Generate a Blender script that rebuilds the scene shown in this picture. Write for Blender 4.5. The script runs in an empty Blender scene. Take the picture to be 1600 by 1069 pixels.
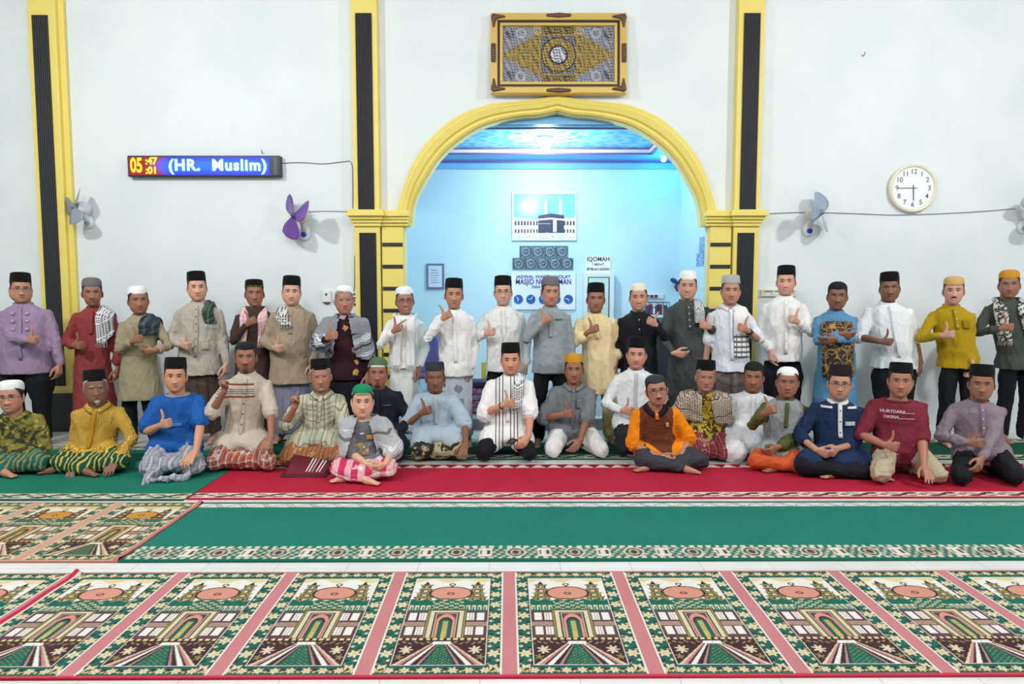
import bpy, bmesh, math, random
import numpy as np
from mathutils import Vector, Matrix
from mathutils.bvhtree import BVHTree

C = bpy.context.scene.collection
PI = math.pi
# ------------------------------------------------------------------ camera
CAM_H, FPX, PITCH = 1.55, 1067.0, math.radians(4.23)
cam_data = bpy.data.cameras.new('camera')
cam_data.sensor_width = 36.0
cam_data.lens = FPX / 1600.0 * 36.0
cam_data.clip_end = 100
cam = bpy.data.objects.new('camera', cam_data)
C.objects.link(cam)
cam.location = (0, 0, CAM_H)
cam.rotation_euler = (math.radians(90) - PITCH, 0, 0)
bpy.context.scene.camera = cam

# ------------------------------------------------------------------ world, exposure
w = bpy.data.worlds.new('world'); bpy.context.scene.world = w
w.use_nodes = True
w.node_tree.nodes['Background'].inputs[0].default_value = (0.85, 0.93, 1.0, 1)
w.node_tree.nodes['Background'].inputs[1].default_value = 0.3
vs = bpy.context.scene.view_settings
vs.view_transform = 'Standard'; vs.look = 'None'; vs.gamma = 1.0; vs.use_curve_mapping = False
vs.exposure = 0.0

# ------------------------------------------------------------------ room lights (two side ceiling lamps, two added front fills)
def area(name, loc, size, power, color=(1, 1, 1), target=None, sy=None):
    d = bpy.data.lights.new(name, 'AREA'); d.energy = power; d.color = color
    d.shape = 'RECTANGLE'; d.size = size; d.size_y = sy or size
    o = bpy.data.objects.new(name, d); C.objects.link(o); o.location = loc
    t = Vector(target) if target else Vector((loc[0], loc[1], 0))
    o.rotation_euler = (t - Vector(loc)).to_track_quat('-Z', 'Y').to_euler()
    return o
area('ceiling_lamp_or_fill', (-5.0, 2.7, 4.9), 0.35, 152, (1.0, 0.985, 0.96), (-1.2, 6.4, 0.0), 0.35)
area('ceiling_lamp_or_fill', (6.0, 2.7, 4.9), 0.35, 150, (1.0, 0.985, 0.96), (1.8, 6.4, 0.0), 0.35)
area('ceiling_lamp_or_fill', (-1.6, 0.6, 4.9), 1.6, 146, (0.97, 0.985, 1.0), (-1.0, 6.0, 1.0))  # added front fill, left of centre, no fixture of the room
area('ceiling_lamp_or_fill', (2.4, 0.2, 4.9), 1.6, 134, (0.97, 0.985, 1.0), (1.4, 6.0, 1.0))  # second added fill, brightens the group from the front right

# ------------------------------------------------------------------ pixel helpers (only used to read places off the photo)
CT, ST = math.cos(PITCH), math.sin(PITCH)
def ray(px, py):
    u = (px - 800) / FPX; v = (534.5 - py) / FPX
    return u, CT + v * ST, -ST + v * CT
def P(px, py, y):
    a, b, c = ray(px, py); t = y / b
    return Vector((a * t, y, CAM_H + c * t))
def G(px, py, z=0.0):
    a, b, c = ray(px, py); t = (z - CAM_H) / c
    return Vector((a * t, b * t, z))

# ------------------------------------------------------------------ colours and node helpers
def lin(c):
    return tuple(((v / 255.0) / 12.92 if v / 255.0 <= 0.04045 else ((v / 255.0 + 0.055) / 1.055) ** 2.4) for v in c)
def col4(c): return (*lin(c), 1.0)

class NT:
    def __init__(s, tree): s.t = tree; s.n = tree.nodes; s.l = tree.links
    def put(s, sock, v):
        if v is None: return
        if isinstance(v, bpy.types.NodeSocket): s.l.new(v, sock)
        else:
            try: sock.default_value = v
            except Exception: sock.default_value = (v, v, v)
    def m(s, op, a, b=None, c=None, clamp=False):
        n = s.n.new('ShaderNodeMath'); n.operation = op; n.use_clamp = clamp
        for i, v in enumerate((a, b, c)): s.put(n.inputs[i], v)
        return n.outputs[0]
    def mix(s, f, a, b, mode='MIX'):
        n = s.n.new('ShaderNodeMix'); n.data_type = 'RGBA'; n.blend_type = mode
        s.put(n.inputs[0], f)
        for i, v in ((6, a), (7, b)):
            if isinstance(v, (tuple, list)) and len(v) == 3: v = (*v, 1)
            s.put(n.inputs[i], v)
        return n.outputs[2]
    def tex(s, kind, vec=None, **kw):
        n = s.n.new('ShaderNodeTex' + kind)
        if vec is not None: s.l.new(vec, n.inputs['Vector'])
        for k, v in kw.items():
            if k in ('feature', 'distance', 'wave_type', 'bands_direction', 'wave_profile'): setattr(n, k, v)
            else: n.inputs[k.replace('_', ' ')].default_value = v
        return n
    def obj(s, scale=None):
        n = s.n.new('ShaderNodeTexCoord').outputs['Object']
        if scale is not None:
            v = s.n.new('ShaderNodeVectorMath'); v.operation = 'MULTIPLY'
            s.l.new(n, v.inputs[0]); v.inputs[1].default_value = scale if isinstance(scale, tuple) else (scale,) * 3
            return v.outputs[0]
        return n
    def sep(s, v):
        n = s.n.new('ShaderNodeSeparateXYZ'); s.l.new(v, n.inputs[0]); return n.outputs
    def comb(s, x, y, z):
        n = s.n.new('ShaderNodeCombineXYZ')
        for i, v in enumerate((x, y, z)): s.put(n.inputs[i], v)
        return n.outputs[0]
    def ss(s, v, lo, hi, a=0.0, b=1.0):
        n = s.n.new('ShaderNodeMapRange'); n.interpolation_type = 'SMOOTHSTEP'
        for i, x in enumerate((v, lo, hi, a, b)): s.put(n.inputs[i], x)
        return n.outputs[0]
    def bump(s, h, strength=0.3, dist=0.01):
        n = s.n.new('ShaderNodeBump'); n.inputs['Strength'].default_value = strength; n.inputs['Distance'].default_value = dist
        s.l.new(h, n.inputs['Height']); return n.outputs[0]
    def band(s, x, period, width):            # 1 inside repeating stripes
        f = s.m('FRACT', s.m('DIVIDE', x, period))
        return s.m('LESS_THAN', f, width / period)

_mats = {}
def mat(name, color=(200, 200, 200), rough=0.6, metal=0.0, build=None, spec=None, emit=None, estr=1.0):
    if name in _mats: return _mats[name]
    m = bpy.data.materials.new(name); m.use_nodes = True
    nt = NT(m.node_tree); b = m.node_tree.nodes['Principled BSDF']
    b.inputs['Base Color'].default_value = col4(color)
    b.inputs['Roughness'].default_value = rough
    b.inputs['Metallic'].default_value = metal
    if spec is not None: b.inputs['Specular IOR Level'].default_value = spec
    if emit is not None:
        b.inputs['Emission Color'].default_value = col4(emit); b.inputs['Emission Strength'].default_value = estr
    m.diffuse_color = col4(color)
    if build: build(nt, b)
    _mats[name] = m
    return m

# ------------------------------------------------------------------ mesh helpers
class Geo:
    def __init__(s): s.v = []; s.f = []; s.n = 0; s.mi = []
    def add(s, verts, faces, mi=0):
        verts = np.asarray(verts, float).reshape(-1, 3)
        s.v.append(verts); k = s.n
        for f in faces: s.f.append(tuple(i + k for i in f)); s.mi.append(mi)
        s.n += len(verts)
        return s
    def box(s, x0, x1, y0, y1, z0, z1, mi=0):
        v = [(x, y, z) for x in (x0, x1) for y in (y0, y1) for z in (z0, z1)]
        return s.add(v, [(0, 1, 3, 2), (4, 6, 7, 5), (0, 4, 5, 1), (2, 3, 7, 6), (0, 2, 6, 4), (1, 5, 7, 3)], mi)
    def loft(s, rings, cap=True, mi=0, closed=False):
        n = len(rings[0]); R = [np.asarray(r, float) for r in rings]; f = []
        m = len(R)
        for j in range(m if closed else m - 1):
            for i in range(n):
                a = j * n + i; b = j * n + (i + 1) % n; c = ((j + 1) % m) * n
                f.append((a, b, c + (i + 1) % n, c + i))
        V = np.concatenate(R)
        if cap and not closed:
            V = np.vstack([V, R[0].mean(0), R[-1].mean(0)]); k = m * n
            for i in range(n):
                f.append((k, (i + 1) % n, i)); f.append((k + 1, (m - 1) * n + i, (m - 1) * n + (i + 1) % n))
        return s.add(V, f, mi)
    def limb(s, pts, rad, n=12, flat=None, mi=0, caps=True):
        """tube of round (or flattened: flat=(dir, factor)) rings through pts with rounded ends"""
        pts = [np.asarray(p, float) for p in pts]; rad = list(rad)
        tang = []
        for i in range(len(pts)):
            a = pts[min(i + 1, len(pts) - 1)] - pts[max(i - 1, 0)]
            tang.append(a / (np.linalg.norm(a) + 1e-9))
        if caps:
            P0, P1 = pts[0], pts[-1]; t0, t1 = tang[0], tang[-1]; r0, r1 = rad[0], rad[-1]
            pts = [P0 - t0 * r0 * .92, P0 - t0 * r0 * .6] + pts + [P1 + t1 * r1 * .6, P1 + t1 * r1 * .92]
            rad = [r0 * .4, r0 * .8] + rad + [r1 * .8, r1 * .4]
            tang = [t0, t0] + tang + [t1, t1]
        up = np.array(flat[0], float) if flat else np.array([0, 0, 1.0])
        if not flat and abs(tang[0] @ up) > .9: up = np.array([0, 1.0, 0])
        rings = []; a = np.linspace(0, 2 * PI, n, endpoint=False)
        for p, r, t in zip(pts, rad, tang):
            u = up - (up @ t) * t; l = np.linalg.norm(u)
            u = u / l if l > 1e-4 else np.array([1.0, 0, 0]); v = np.cross(t, u)
            if not flat: up = u
            k = flat[1] if flat else 1.0
            rings.append(p + np.outer(np.cos(a) * r * k, u) + np.outer(np.sin(a) * r, v))
        return s.loft(rings, True, mi)
    def ell(s, c, r, n=14, rot=None, mi=0):
        m = n // 2 + 1; V = []; f = []
        for j in range(1, m):
            t = PI * j / m
            for i in range(n):
                p = 2 * PI * i / n
                V.append((r[0] * math.sin(t) * math.cos(p), r[1] * math.sin(t) * math.sin(p), r[2] * math.cos(t)))
        V = np.array(V)
        for j in range(m - 2):
            for i in range(n):
                a = j * n + i; b = j * n + (i + 1) % n
                f.append((a, a + n, b + n, b))
        k = len(V); V = np.vstack([V, (0, 0, r[2]), (0, 0, -r[2])])
        for i in range(n):
            f.append((k, i, (i + 1) % n)); f.append((k + 1, (m - 2) * n + (i + 1) % n, (m - 2) * n + i))
        if rot is not None: V = V @ np.array(rot).T
        return s.add(V + np.asarray(c, float), f, mi)
    def mesh(s, name):
        me = bpy.data.meshes.new(name)
        V = np.concatenate(s.v)
        me.from_pydata(V.tolist(), [], s.f)
        if any(s.mi): me.polygons.foreach_set('material_index', s.mi)
        me.update()
        return me
    def xf(s, M):
        M = np.array(M)
        s.v = [v @ M[:3, :3].T + M[:3, 3] for v in s.v]; return s

def ering(c, u, v, a, b, n=24, e=1.0, b2=None):
    t = np.linspace(0, 2 * PI, n, endpoint=False)
    cx = np.sign(np.cos(t)) * np.abs(np.cos(t)) ** e; sy = np.sign(np.sin(t)) * np.abs(np.sin(t)) ** e
    bb = np.where(sy < 0, b2 if b2 is not None else b, b)      # b2: extent towards -v (front)
    return np.asarray(c, float) + np.outer(cx * a, u) + np.outer(sy * bb, v)

def smooth(me, on=True):
    me.polygons.foreach_set('use_smooth', [on] * len(me.polygons)); me.update()
def obj(name, me, m=None, parent=None, sm=True, loc=None, bevel=0):
    if isinstance(me, Geo): me = me.mesh(name)
    if m is not None:
        for x in (m if isinstance(m, (list, tuple)) else [m]): me.materials.append(x)
    if sm: smooth(me)
    o = bpy.data.objects.new(name, me); C.objects.link(o)
    if parent is not None: o.parent = parent
    if loc is not None: o.location = loc
    if bevel:
        b = o.modifiers.new('bevel', 'BEVEL'); b.width = bevel; b.segments = 2; b.limit_method = 'ANGLE'
    return o
def thing(name, label, cat, loc=(0, 0, 0), rz=0, group=None):
    o = bpy.data.objects.new(name, None); C.objects.link(o); o.empty_display_size = .1
    o.location = loc; o.rotation_euler = (0, 0, rz); tag(o, label, cat, group); return o
def tag(o, label=None, cat=None, group=None, kind=None):
    if label: o['label'] = label
    if cat: o['category'] = cat
    if group: o['group'] = group
    if kind: o['kind'] = kind
    return o
def struct(name, me, m, sm=False, bevel=0):
    o = obj(name, me, m, sm=sm, bevel=bevel); o['kind'] = 'structure'; return o
_text_cache = {}
def text(name, body, size, loc, m, parent=None, extrude=0.001, offset=0.0, align='CENTER', rot=(PI / 2, 0, 0), sx=1.0, spacing=1.0):
    cu = bpy.data.curves.new(name, 'FONT'); cu.body = body; cu.size = size; cu.extrude = extrude; cu.offset = offset
    cu.align_x = align; cu.align_y = 'CENTER'; cu.resolution_u = 3; cu.space_character = spacing
    t = bpy.data.objects.new(name, cu); C.objects.link(t)
    dg = bpy.context.evaluated_depsgraph_get()
    me = bpy.data.meshes.new_from_object(t.evaluated_get(dg))
    bpy.data.objects.remove(t); bpy.data.curves.remove(cu)
    me.name = name
    o = obj(name, me, m, parent, sm=False, loc=loc); o.rotation_euler = rot; o.scale = (sx, 1, 1)
    return o

def raster(name, W, H, img, m, parent=None, thick=0.008, relief=None, plane='xy'):
    """a W x H metre sheet whose woven or printed colours come from per-point colours; img (ny,nx,3) linear"""
    ny, nx = img.shape[:2]
    xs = np.linspace(0, W, nx); ys = np.linspace(0, H, ny)
    X, Y = np.meshgrid(xs, ys); Z = np.full_like(X, thick)
    if relief is not None: Z = Z + relief
    V = np.stack([X, Y, Z], -1).reshape(-1, 3)
    i = np.arange(nx - 1); j = np.arange(ny - 1); I, J = np.meshgrid(i, j)
    a = (J * nx + I).ravel()
    F = np.stack([a, a + 1, a + nx + 1, a + nx], 1)
    k = len(V)
    V = np.vstack([V, [(0, 0, 0), (W, 0, 0), (W, H, 0), (0, H, 0)]])
    c = [0, nx - 1, ny * nx - 1, (ny - 1) * nx]
    S = np.array([(k, k + 1, c[1], c[0]), (k + 1, k + 2, c[2], c[1]), (k + 2, k + 3, c[3], c[2]), (k + 3, k, c[0], c[3]), (k + 3, k + 2, k + 1, k)])
    F = np.vstack([F, S])
    if plane == 'xz': V = np.stack([V[:, 0], -V[:, 2], V[:, 1]], 1)
    me = bpy.data.meshes.new(name)
    me.vertices.add(len(V)); me.vertices.foreach_set('co', V.astype(np.float32).ravel())
    me.loops.add(len(F) * 4); me.loops.foreach_set('vertex_index', F.astype(np.int32).ravel())
    me.polygons.add(len(F)); me.polygons.foreach_set('loop_start', np.arange(0, len(F) * 4, 4, dtype=np.int32))
    me.update(calc_edges=True)
    at = me.color_attributes.new('woven', 'FLOAT_COLOR', 'POINT')
    cc = np.ones((len(V), 4), np.float32); cc[:k, :3] = img.reshape(-1, 3); cc[k:, :3] = img.reshape(-1, 3)[c]
    at.data.foreach_set('color', cc.ravel())
    return obj(name, me, m, parent, sm=False)
def woven(nt, b):
    a = nt.n.new('ShaderNodeVertexColor'); a.layer_name = 'woven'
    o = nt.obj(); nz = nt.tex('Noise', o, Scale=350.0, Detail=2.0)
    n2 = nt.tex('Noise', o, Scale=3.0, Detail=3.0)
    c = nt.mix(nt.ss(n2.outputs[0], .3, .7, 0.0, .12), a.outputs[0], (0.9, 0.95, 0.9), 'SOFT_LIGHT')
    c = nt.mix(nt.ss(nz.outputs[0], .35, .65, 0.0, .35), c, (0.25, 0.25, 0.25), 'MULTIPLY')
    nt.l.new(c, b.inputs['Base Color']); nt.l.new(nt.bump(nz.outputs[0], .5, .004), b.inputs['Normal'])
# ================================================================== ROOM
WY = 7.6            # front face of the prayer wall
FY = 7.5            # front face of pilasters
WT = .07            # thickness of the prayer wall
def wallpaint(nt, b):
    o = nt.obj(); n = nt.tex('Noise', o, Scale=1.3, Detail=4.0); n2 = nt.tex('Noise', o, Scale=60.0, Detail=2.0)
    c = nt.mix(nt.ss(n.outputs[0], .35, .7), lin((230, 236, 237)), lin((222, 230, 233)))
    nt.l.new(c, b.inputs['Base Color']); nt.l.new(nt.bump(n2.outputs[0], .08, .004), b.inputs['Normal'])
M_WALL = mat('white_wall_paint', (232, 237, 240), .55, build=wallpaint)
def yellowpaint(nt, b):
    n = nt.tex('Noise', nt.obj(), Scale=4.0, Detail=5.0)
    nt.l.new(nt.mix(n.outputs[0], lin((240, 222, 116)), lin((234, 214, 112))), b.inputs['Base Color'])
M_YEL = mat('yellow_gloss_paint', (238, 205, 50), .45, build=yellowpaint)
M_PALEY = mat('pale_yellow_paint', (232, 222, 165), .5)
def ribs(nt, b):
    x = nt.sep(nt.obj())[0]
    f = nt.m('SINE', nt.m('MULTIPLY', x, 2 * PI / 0.0235))
    nt.l.new(nt.mix(nt.ss(f, -1, 1), lin((22, 24, 28)), lin((44, 47, 52))), b.inputs['Base Color'])
    nt.l.new(nt.bump(f, .9, .006), b.inputs['Normal'])
M_RIB = mat('black_ribbed_panel', (36, 38, 42), .5, build=ribs)
M_BLK = mat('black_paint', (30, 31, 34), .45)
def tiles(nt, b):
    o = nt.obj(); s = nt.sep(o)
    gx = nt.band(nt.m('ADD', s[0], 20.13), .4, .004); gy = nt.band(nt.m('ADD', s[1], 20.28), .4, .004)
    g = nt.m('MAXIMUM', gx, gy)
    n = nt.tex('Noise', o, Scale=2.0, Detail=6.0)
    c = nt.mix(nt.ss(n.outputs[0], .3, .7), lin((226, 226, 222)), lin((215, 216, 213)))
    nt.l.new(nt.mix(g, c, lin((186, 184, 178))), b.inputs['Base Color'])
M_TILE = mat('glazed_white_floor_tile', (222, 222, 218), .18, build=tiles)
def nichepaint(nt, b):
    n = nt.tex('Noise', nt.obj(), Scale=1.2, Detail=3.0)
    nt.l.new(nt.mix(n.outputs[0], lin((206, 232, 239)), lin((198, 228, 238))), b.inputs['Base Color'])
M_NICHE = mat('sky_blue_wall_paint', (145, 210, 235), .55, build=nichepaint)
M_CEIL = mat('white_ceiling_board', (236, 238, 240), .8)

XL, XR, YB, YN, ZC = -8.6, 8.8, -4.2, 9.8, 5.3
g = Geo(); g.box(XL, XR, YB, WY + 3.5, -.12, 0); struct('floor', g, M_TILE)
g = Geo(); g.box(XL, XR, YB, WY + WT, ZC, ZC + .1); struct('ceiling', g, M_CEIL)
g = Geo(); g.box(XL - .1, XL, YB, WY, 0, ZC); struct('wall_left', g, M_WALL)
g = Geo(); g.box(XR, XR + .1, YB, WY, 0, ZC); struct('wall_right', g, M_WALL)
g = Geo(); g.box(XL, XR, YB - .1, YB, 0, ZC); struct('wall_back', g, M_WALL)

ACX = P(871, 160, FY).x
def half(px): return P(px, 300, FY).x - ACX
# arch outline, right half from the foot of the moulding to the apex (inner and outer edge)
_in = [(1101, 353), (1095, 313), (1079, 280), (1058, 247), (1029, 219), (988, 194), (938, 181), (897, 177), (871, 171)]
_out = [(1127, 342), (1111, 289), (1096, 250), (1068, 212), (1031, 181), (985, 162), (938, 156), (897, 151), (871, 145)]
def catmull(pts, k=6):
    pts = [Vector(p) for p in pts]; out = []
    ext = [pts[0] * 2 - pts[1]] + pts + [pts[-1] * 2 - pts[-2]]
    for i in range(1, len(ext) - 2):
        p0, p1, p2, p3 = ext[i - 1:i + 3]
        for j in range(k):
            t = j / k
            out.append(0.5 * ((2 * p1) + (p2 - p0) * t + (2 * p0 - 5 * p1 + 4 * p2 - p3) * t * t + (3 * p1 - p0 - 3 * p2 + p3) * t ** 3))
    out.append(pts[-1]); return out
inn = catmull([P(x, y, FY) for x, y in _in]); out = catmull([P(x, y, FY) for x, y in _out])
inn = inn + [Vector((2 * ACX - p.x, p.y, p.z)) for p in reversed(inn[:-1])]
out = out + [Vector((2 * ACX - p.x, p.y, p.z)) for p in reversed(out[:-1])]
JX = P(1110, 400, WY).x - ACX          # half width of opening between the jambs
# prayer wall with the arched opening
def arch_wall():
    g = Geo(); y0, y1 = WY, WY + WT
    xl, xr = ACX - JX, ACX + JX
    g.box(XL, xl, y0, y1, 0, ZC); g.box(xr, XR, y0, y1, 0, ZC)
    pts = [Vector((min(max(p.x, xl), xr), 0, p.z)) for p in inn]
    pts[0].x = xr; pts[-1].x = xl
    n = len(pts)
    V = []
    for p in pts: V += [(p.x, y0, p.z), (p.x, y0, ZC), (p.x, y1, p.z), (p.x, y1, ZC)]
    f = []
    for i in range(n - 1):
        a = 4 * i; b = a + 4
        f += [(a, a + 1, b + 1, b), (a + 2, b + 2, b + 3, a + 3), (a, b, b + 2, a + 2)]
    g.add(V, f); return g
struct('wall_front', arch_wall(), M_WALL)

# moulded yellow arch: stepped profile between the inner and outer line
prof = [(0.0, .0), (0.0, .06), (.10, .075), (.16, .055), (.30, .055), (.36, .085), (.62, .10), (.70, .075), (.80, .07), (.86, .045), (1.0, .035), (1.0, .0)]
rings = []
for a, b in zip(inn, out):
    rings.append([(a.x + (b.x - a.x) * t, WY - d, a.z + (b.z - a.z) * t) for t, d in prof])
g = Geo(); g.loft(rings, True); o = struct('trim_1', g, M_YEL, sm=False)
# inner reveal of the arch
g = Geo()
xl, xr = ACX - JX, ACX + JX
rings = [[(p.x, WY - .02, p.z), (p.x, WY + WT + .015, p.z), (p.x * 1.0 + (ACX - p.x) * .012, WY + WT + .015, p.z - .012), (p.x + (ACX - p.x) * .012, WY - .02, p.z - .012)] for p in inn]
g.loft(rings, True); struct('trim_2', g, M_PALEY)

_tn = [3]
def trim(g, m, bevel=0):
    struct('trim_%d' % _tn[0], g, m, bevel=bevel); _tn[0] += 1
def xw(px, y=FY, py=400): return P(px, py, y).x
def zw(py, y=FY): return P(800, py, y).z
CAPT, CAPB = zw(329), zw(352)
for sgn in (-1, 1):
    def mx(px):       # pixel column of the right-hand side, mirrored for the left
        x = P(px, 300, FY).x; return ACX + sgn * (x - ACX)
    def bx(g, a, b, y0, y1, z0, z1):
        x0, x1 = sorted((mx(a), mx(b))); g.box(x0, x1, y0, y1, z0, z1)
    g = Geo(); bx(g, 1148, 1188, FY, WY, 0.36, ZC); trim(g, M_YEL, .008)                     # pilaster
    g = Geo(); bx(g, 1156, 1181, FY - .012, FY, CAPT + .01, zw(21)); trim(g, M_RIB)          # upper ribbed inlay
    g = Geo(); bx(g, 1154, 1180, FY - .012, FY, zw(603), zw(364)); trim(g, M_RIB)            # lower ribbed inlay
    g = Geo(); bx(g, 1144, 1192, FY - .03, WY, 0, .36); trim(g, M_BLK)                       # black plinth
    g = Geo(); bx(g, 1112, 1146, FY + .03, WY + WT + .01, 0.3, CAPB + .02); trim(g, M_YEL, .006)  # jamb
    g = Geo(); bx(g, 1110, 1113, FY + .06, WY + WT + .012, 0, CAPB + .02); trim(g, M_PALEY)       # reveal
    g = Geo(); bx(g, 1108, 1146, FY + .01, WY, 0, .3); trim(g, M_BLK)
    for k in range(7):                                                                      # black grooves of the jamb
        z = zw(382 + 34.5 * k)
        g = Geo(); bx(g, 1113, 1145, FY + .02, FY + .04, z - .02, z + .02); trim(g, M_BLK)
    g = Geo()                                                                               # capital
    for k, (e, d) in enumerate(((7, .10), (9, .12), (5, .08), (3, .05), (1, .03))):
        z1 = CAPT - k * .034; bx(g, 1147 - e, 1188 + e, FY - d, WY, z1 - .034, z1)
    trim(g, M_YEL, .004)
    g = Geo()
    for k, (e, d) in enumerate(((0, .06), (0, .08), (1, .05), (2, .03), (3, .0))):
        z1 = CAPT - .005 - k * .032; bx(g, 1101 + e, 1150, FY - d, WY + WT, z1 - .032, z1)
    trim(g, M_YEL, .004)
# far-left pilaster
def lx(px): return P(px, 400, FY).x
g = Geo(); g.box(lx(61), lx(104), FY, WY, .42, ZC); g.box(lx(98), lx(112), FY + .05, WY, .42, ZC); trim(g, M_YEL, .008)
g = Geo(); g.box(lx(69), lx(93), FY - .012, FY, zw(603), zw(24)); trim(g, M_RIB)
g = Geo(); g.box(lx(58), lx(114), FY - .03, WY, 0, .42); trim(g, M_BLK)

# ---- mihrab niche behind the arch
NXL, NXR = -1.62, P(1063, 300, YN).x
ZN = P(800, 252, YN).z
g = Geo(); g.box(NXL - .1, NXR + .1, YN, YN + .1, 0, 3.9); struct('wall_niche', g, M_NICHE)
g = Geo(); g.box(NXL - .1, NXL, WY + WT, YN, 0, 3.9); struct('wall_niche_left', g, M_NICHE)
g = Geo(); g.box(NXR, NXR + .1, WY + WT, YN, 0, 3.9); struct('wall_niche_right', g, M_NICHE)
def nceil(nt, b):
    o = nt.obj(); s = nt.sep(o)
    n = nt.tex('Voronoi', nt.obj((9, 9, 9)), Scale=1.0); n2 = nt.tex('Noise', o, Scale=14.0, Detail=3.0)
    f = nt.ss(nt.m('ADD', n.outputs[0], nt.m('MULTIPLY', n2.outputs[0], .8)), .55, 1.15)
    nt.l.new(nt.mix(f, lin((40, 184, 228)), lin((150, 224, 240))), b.inputs['Base Color'])
M_NC = mat('blue_patterned_ceiling_panel', (60, 190, 235), .35, build=nceil)
M_NCB = mat('pale_blue_ceiling_board', (120, 186, 232), .5)
M_PUR = mat('purple_ceiling_trim', (112, 98, 158), .4)
M_PINK = mat('pinkish_white_ceiling_trim', (240, 225, 238), .4)
tx0, tx1, ty0, ty1 = NXL + .2, NXR - .52, 7.86, 9.28
g = Geo()
g.box(NXL, NXR, WY + WT, ty0, ZN, ZN + .08); g.box(NXL, NXR, ty1, YN, ZN, ZN + .08)
g.box(NXL, tx0, ty0, ty1, ZN, ZN + .08); g.box(tx1, NXR, ty0, ty1, ZN, ZN + .08); struct('ceiling_niche', g, M_NCB)
g = Geo(); g.box(tx0, tx1, ty0, ty1, ZN + .07, ZN + .2); struct('ceiling_niche_tray', g, M_NC)
def frame4(e0, e1, z0, z1):
    g = Geo()
    g.box(tx0 - e1, tx1 + e1, ty0 - e1, ty0 - e0, z0, z1); g.box(tx0 - e1, tx1 + e1, ty1 + e0, ty1 + e1, z0, z1)
    g.box(tx0 - e1, tx0 - e0, ty0 - e1, ty1 + e1, z0, z1); g.box(tx1 + e0, tx1 + e1, ty0 - e1, ty1 + e1, z0, z1); return g
trim(frame4(-.035, .0, ZN + .01, ZN + .07), M_PINK)
trim(frame4(-.045, -.035, ZN + .05, ZN + .07), M_PUR)
trim(frame4(-.012, .022, ZN - .010, ZN + .012), M_PUR)
g = Geo(); g.box(NXL, NXR, YN - .03, YN, ZN - .035, ZN - .0); g.box(NXR - .03, NXR, WY + WT, YN, ZN - .035, ZN); trim(g, M_PUR)
g = Geo(); g.box(NXL, NXR, YN - .05, YN, ZN - .115, ZN - .035); trim(g, M_NCB)
g = Geo(); g.box(NXL - .1, NXR + .1, WY + WT + .02, WY + WT + .05, ZN - .0, 3.95); trim(g, M_NCB)
# raised mihrab floor
g = Geo(); g.box(ACX - JX - .05, ACX + JX + .05, WY - .02, YN, 0, .13); struct('floor_niche', g, mat('grey_step_tile', (150, 150, 158), .3))
g = Geo(); g.box(ACX - JX - .02, ACX + JX + .02, WY - .05, WY + .05, .125, .14); trim(g, M_TILE)

# ---- lamps in the niche (a bulb on the ceiling and blue downlight)
def lamp(name, px, py, y, rad, color, power, label):
    p = P(px, py, y); z = ZN + .07 if ty0 < y < ty1 and p.x < tx1 else ZN
    r = thing(name, label, 'lamp', (p.x, y, z))
    g = Geo(); g.loft([ering((0, 0, -h), (1, 0, 0), (0, 1, 0), q, q, 20) for h, q in ((0, rad * 1.25), (.02, rad * 1.25), (.03, rad * .8))])
    obj('lamp_base', g, mat('lamp_base_white', (235, 235, 235), .4), r)
    g = Geo(); g.ell((0, 0, -.03 - rad * .7), (rad, rad, rad * .9), 16)
    obj('bulb', g, mat(name + '_glow', (255, 255, 255), .4, emit=color, estr=25.0 if rad > .05 else 14.0), r)
    l = bpy.data.lights.new(name, 'POINT'); l.energy = power; l.color = lin(color); l.shadow_soft_size = .08
    o = bpy.data.objects.new('lamp_light', l); C.objects.link(o); o.parent = r; o.location = (0, 0, -.17)
lamp('ceiling_bulb', 852, 205, 8.6, .075, (226, 244, 255), 100, 'bright round bulb glowing on the blue mihrab ceiling')
lamp('downlight', 1037, 247, 9.35, .04, (70, 200, 255), 7, 'small blue downlight at the right rear corner of the mihrab ceiling')

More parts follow.
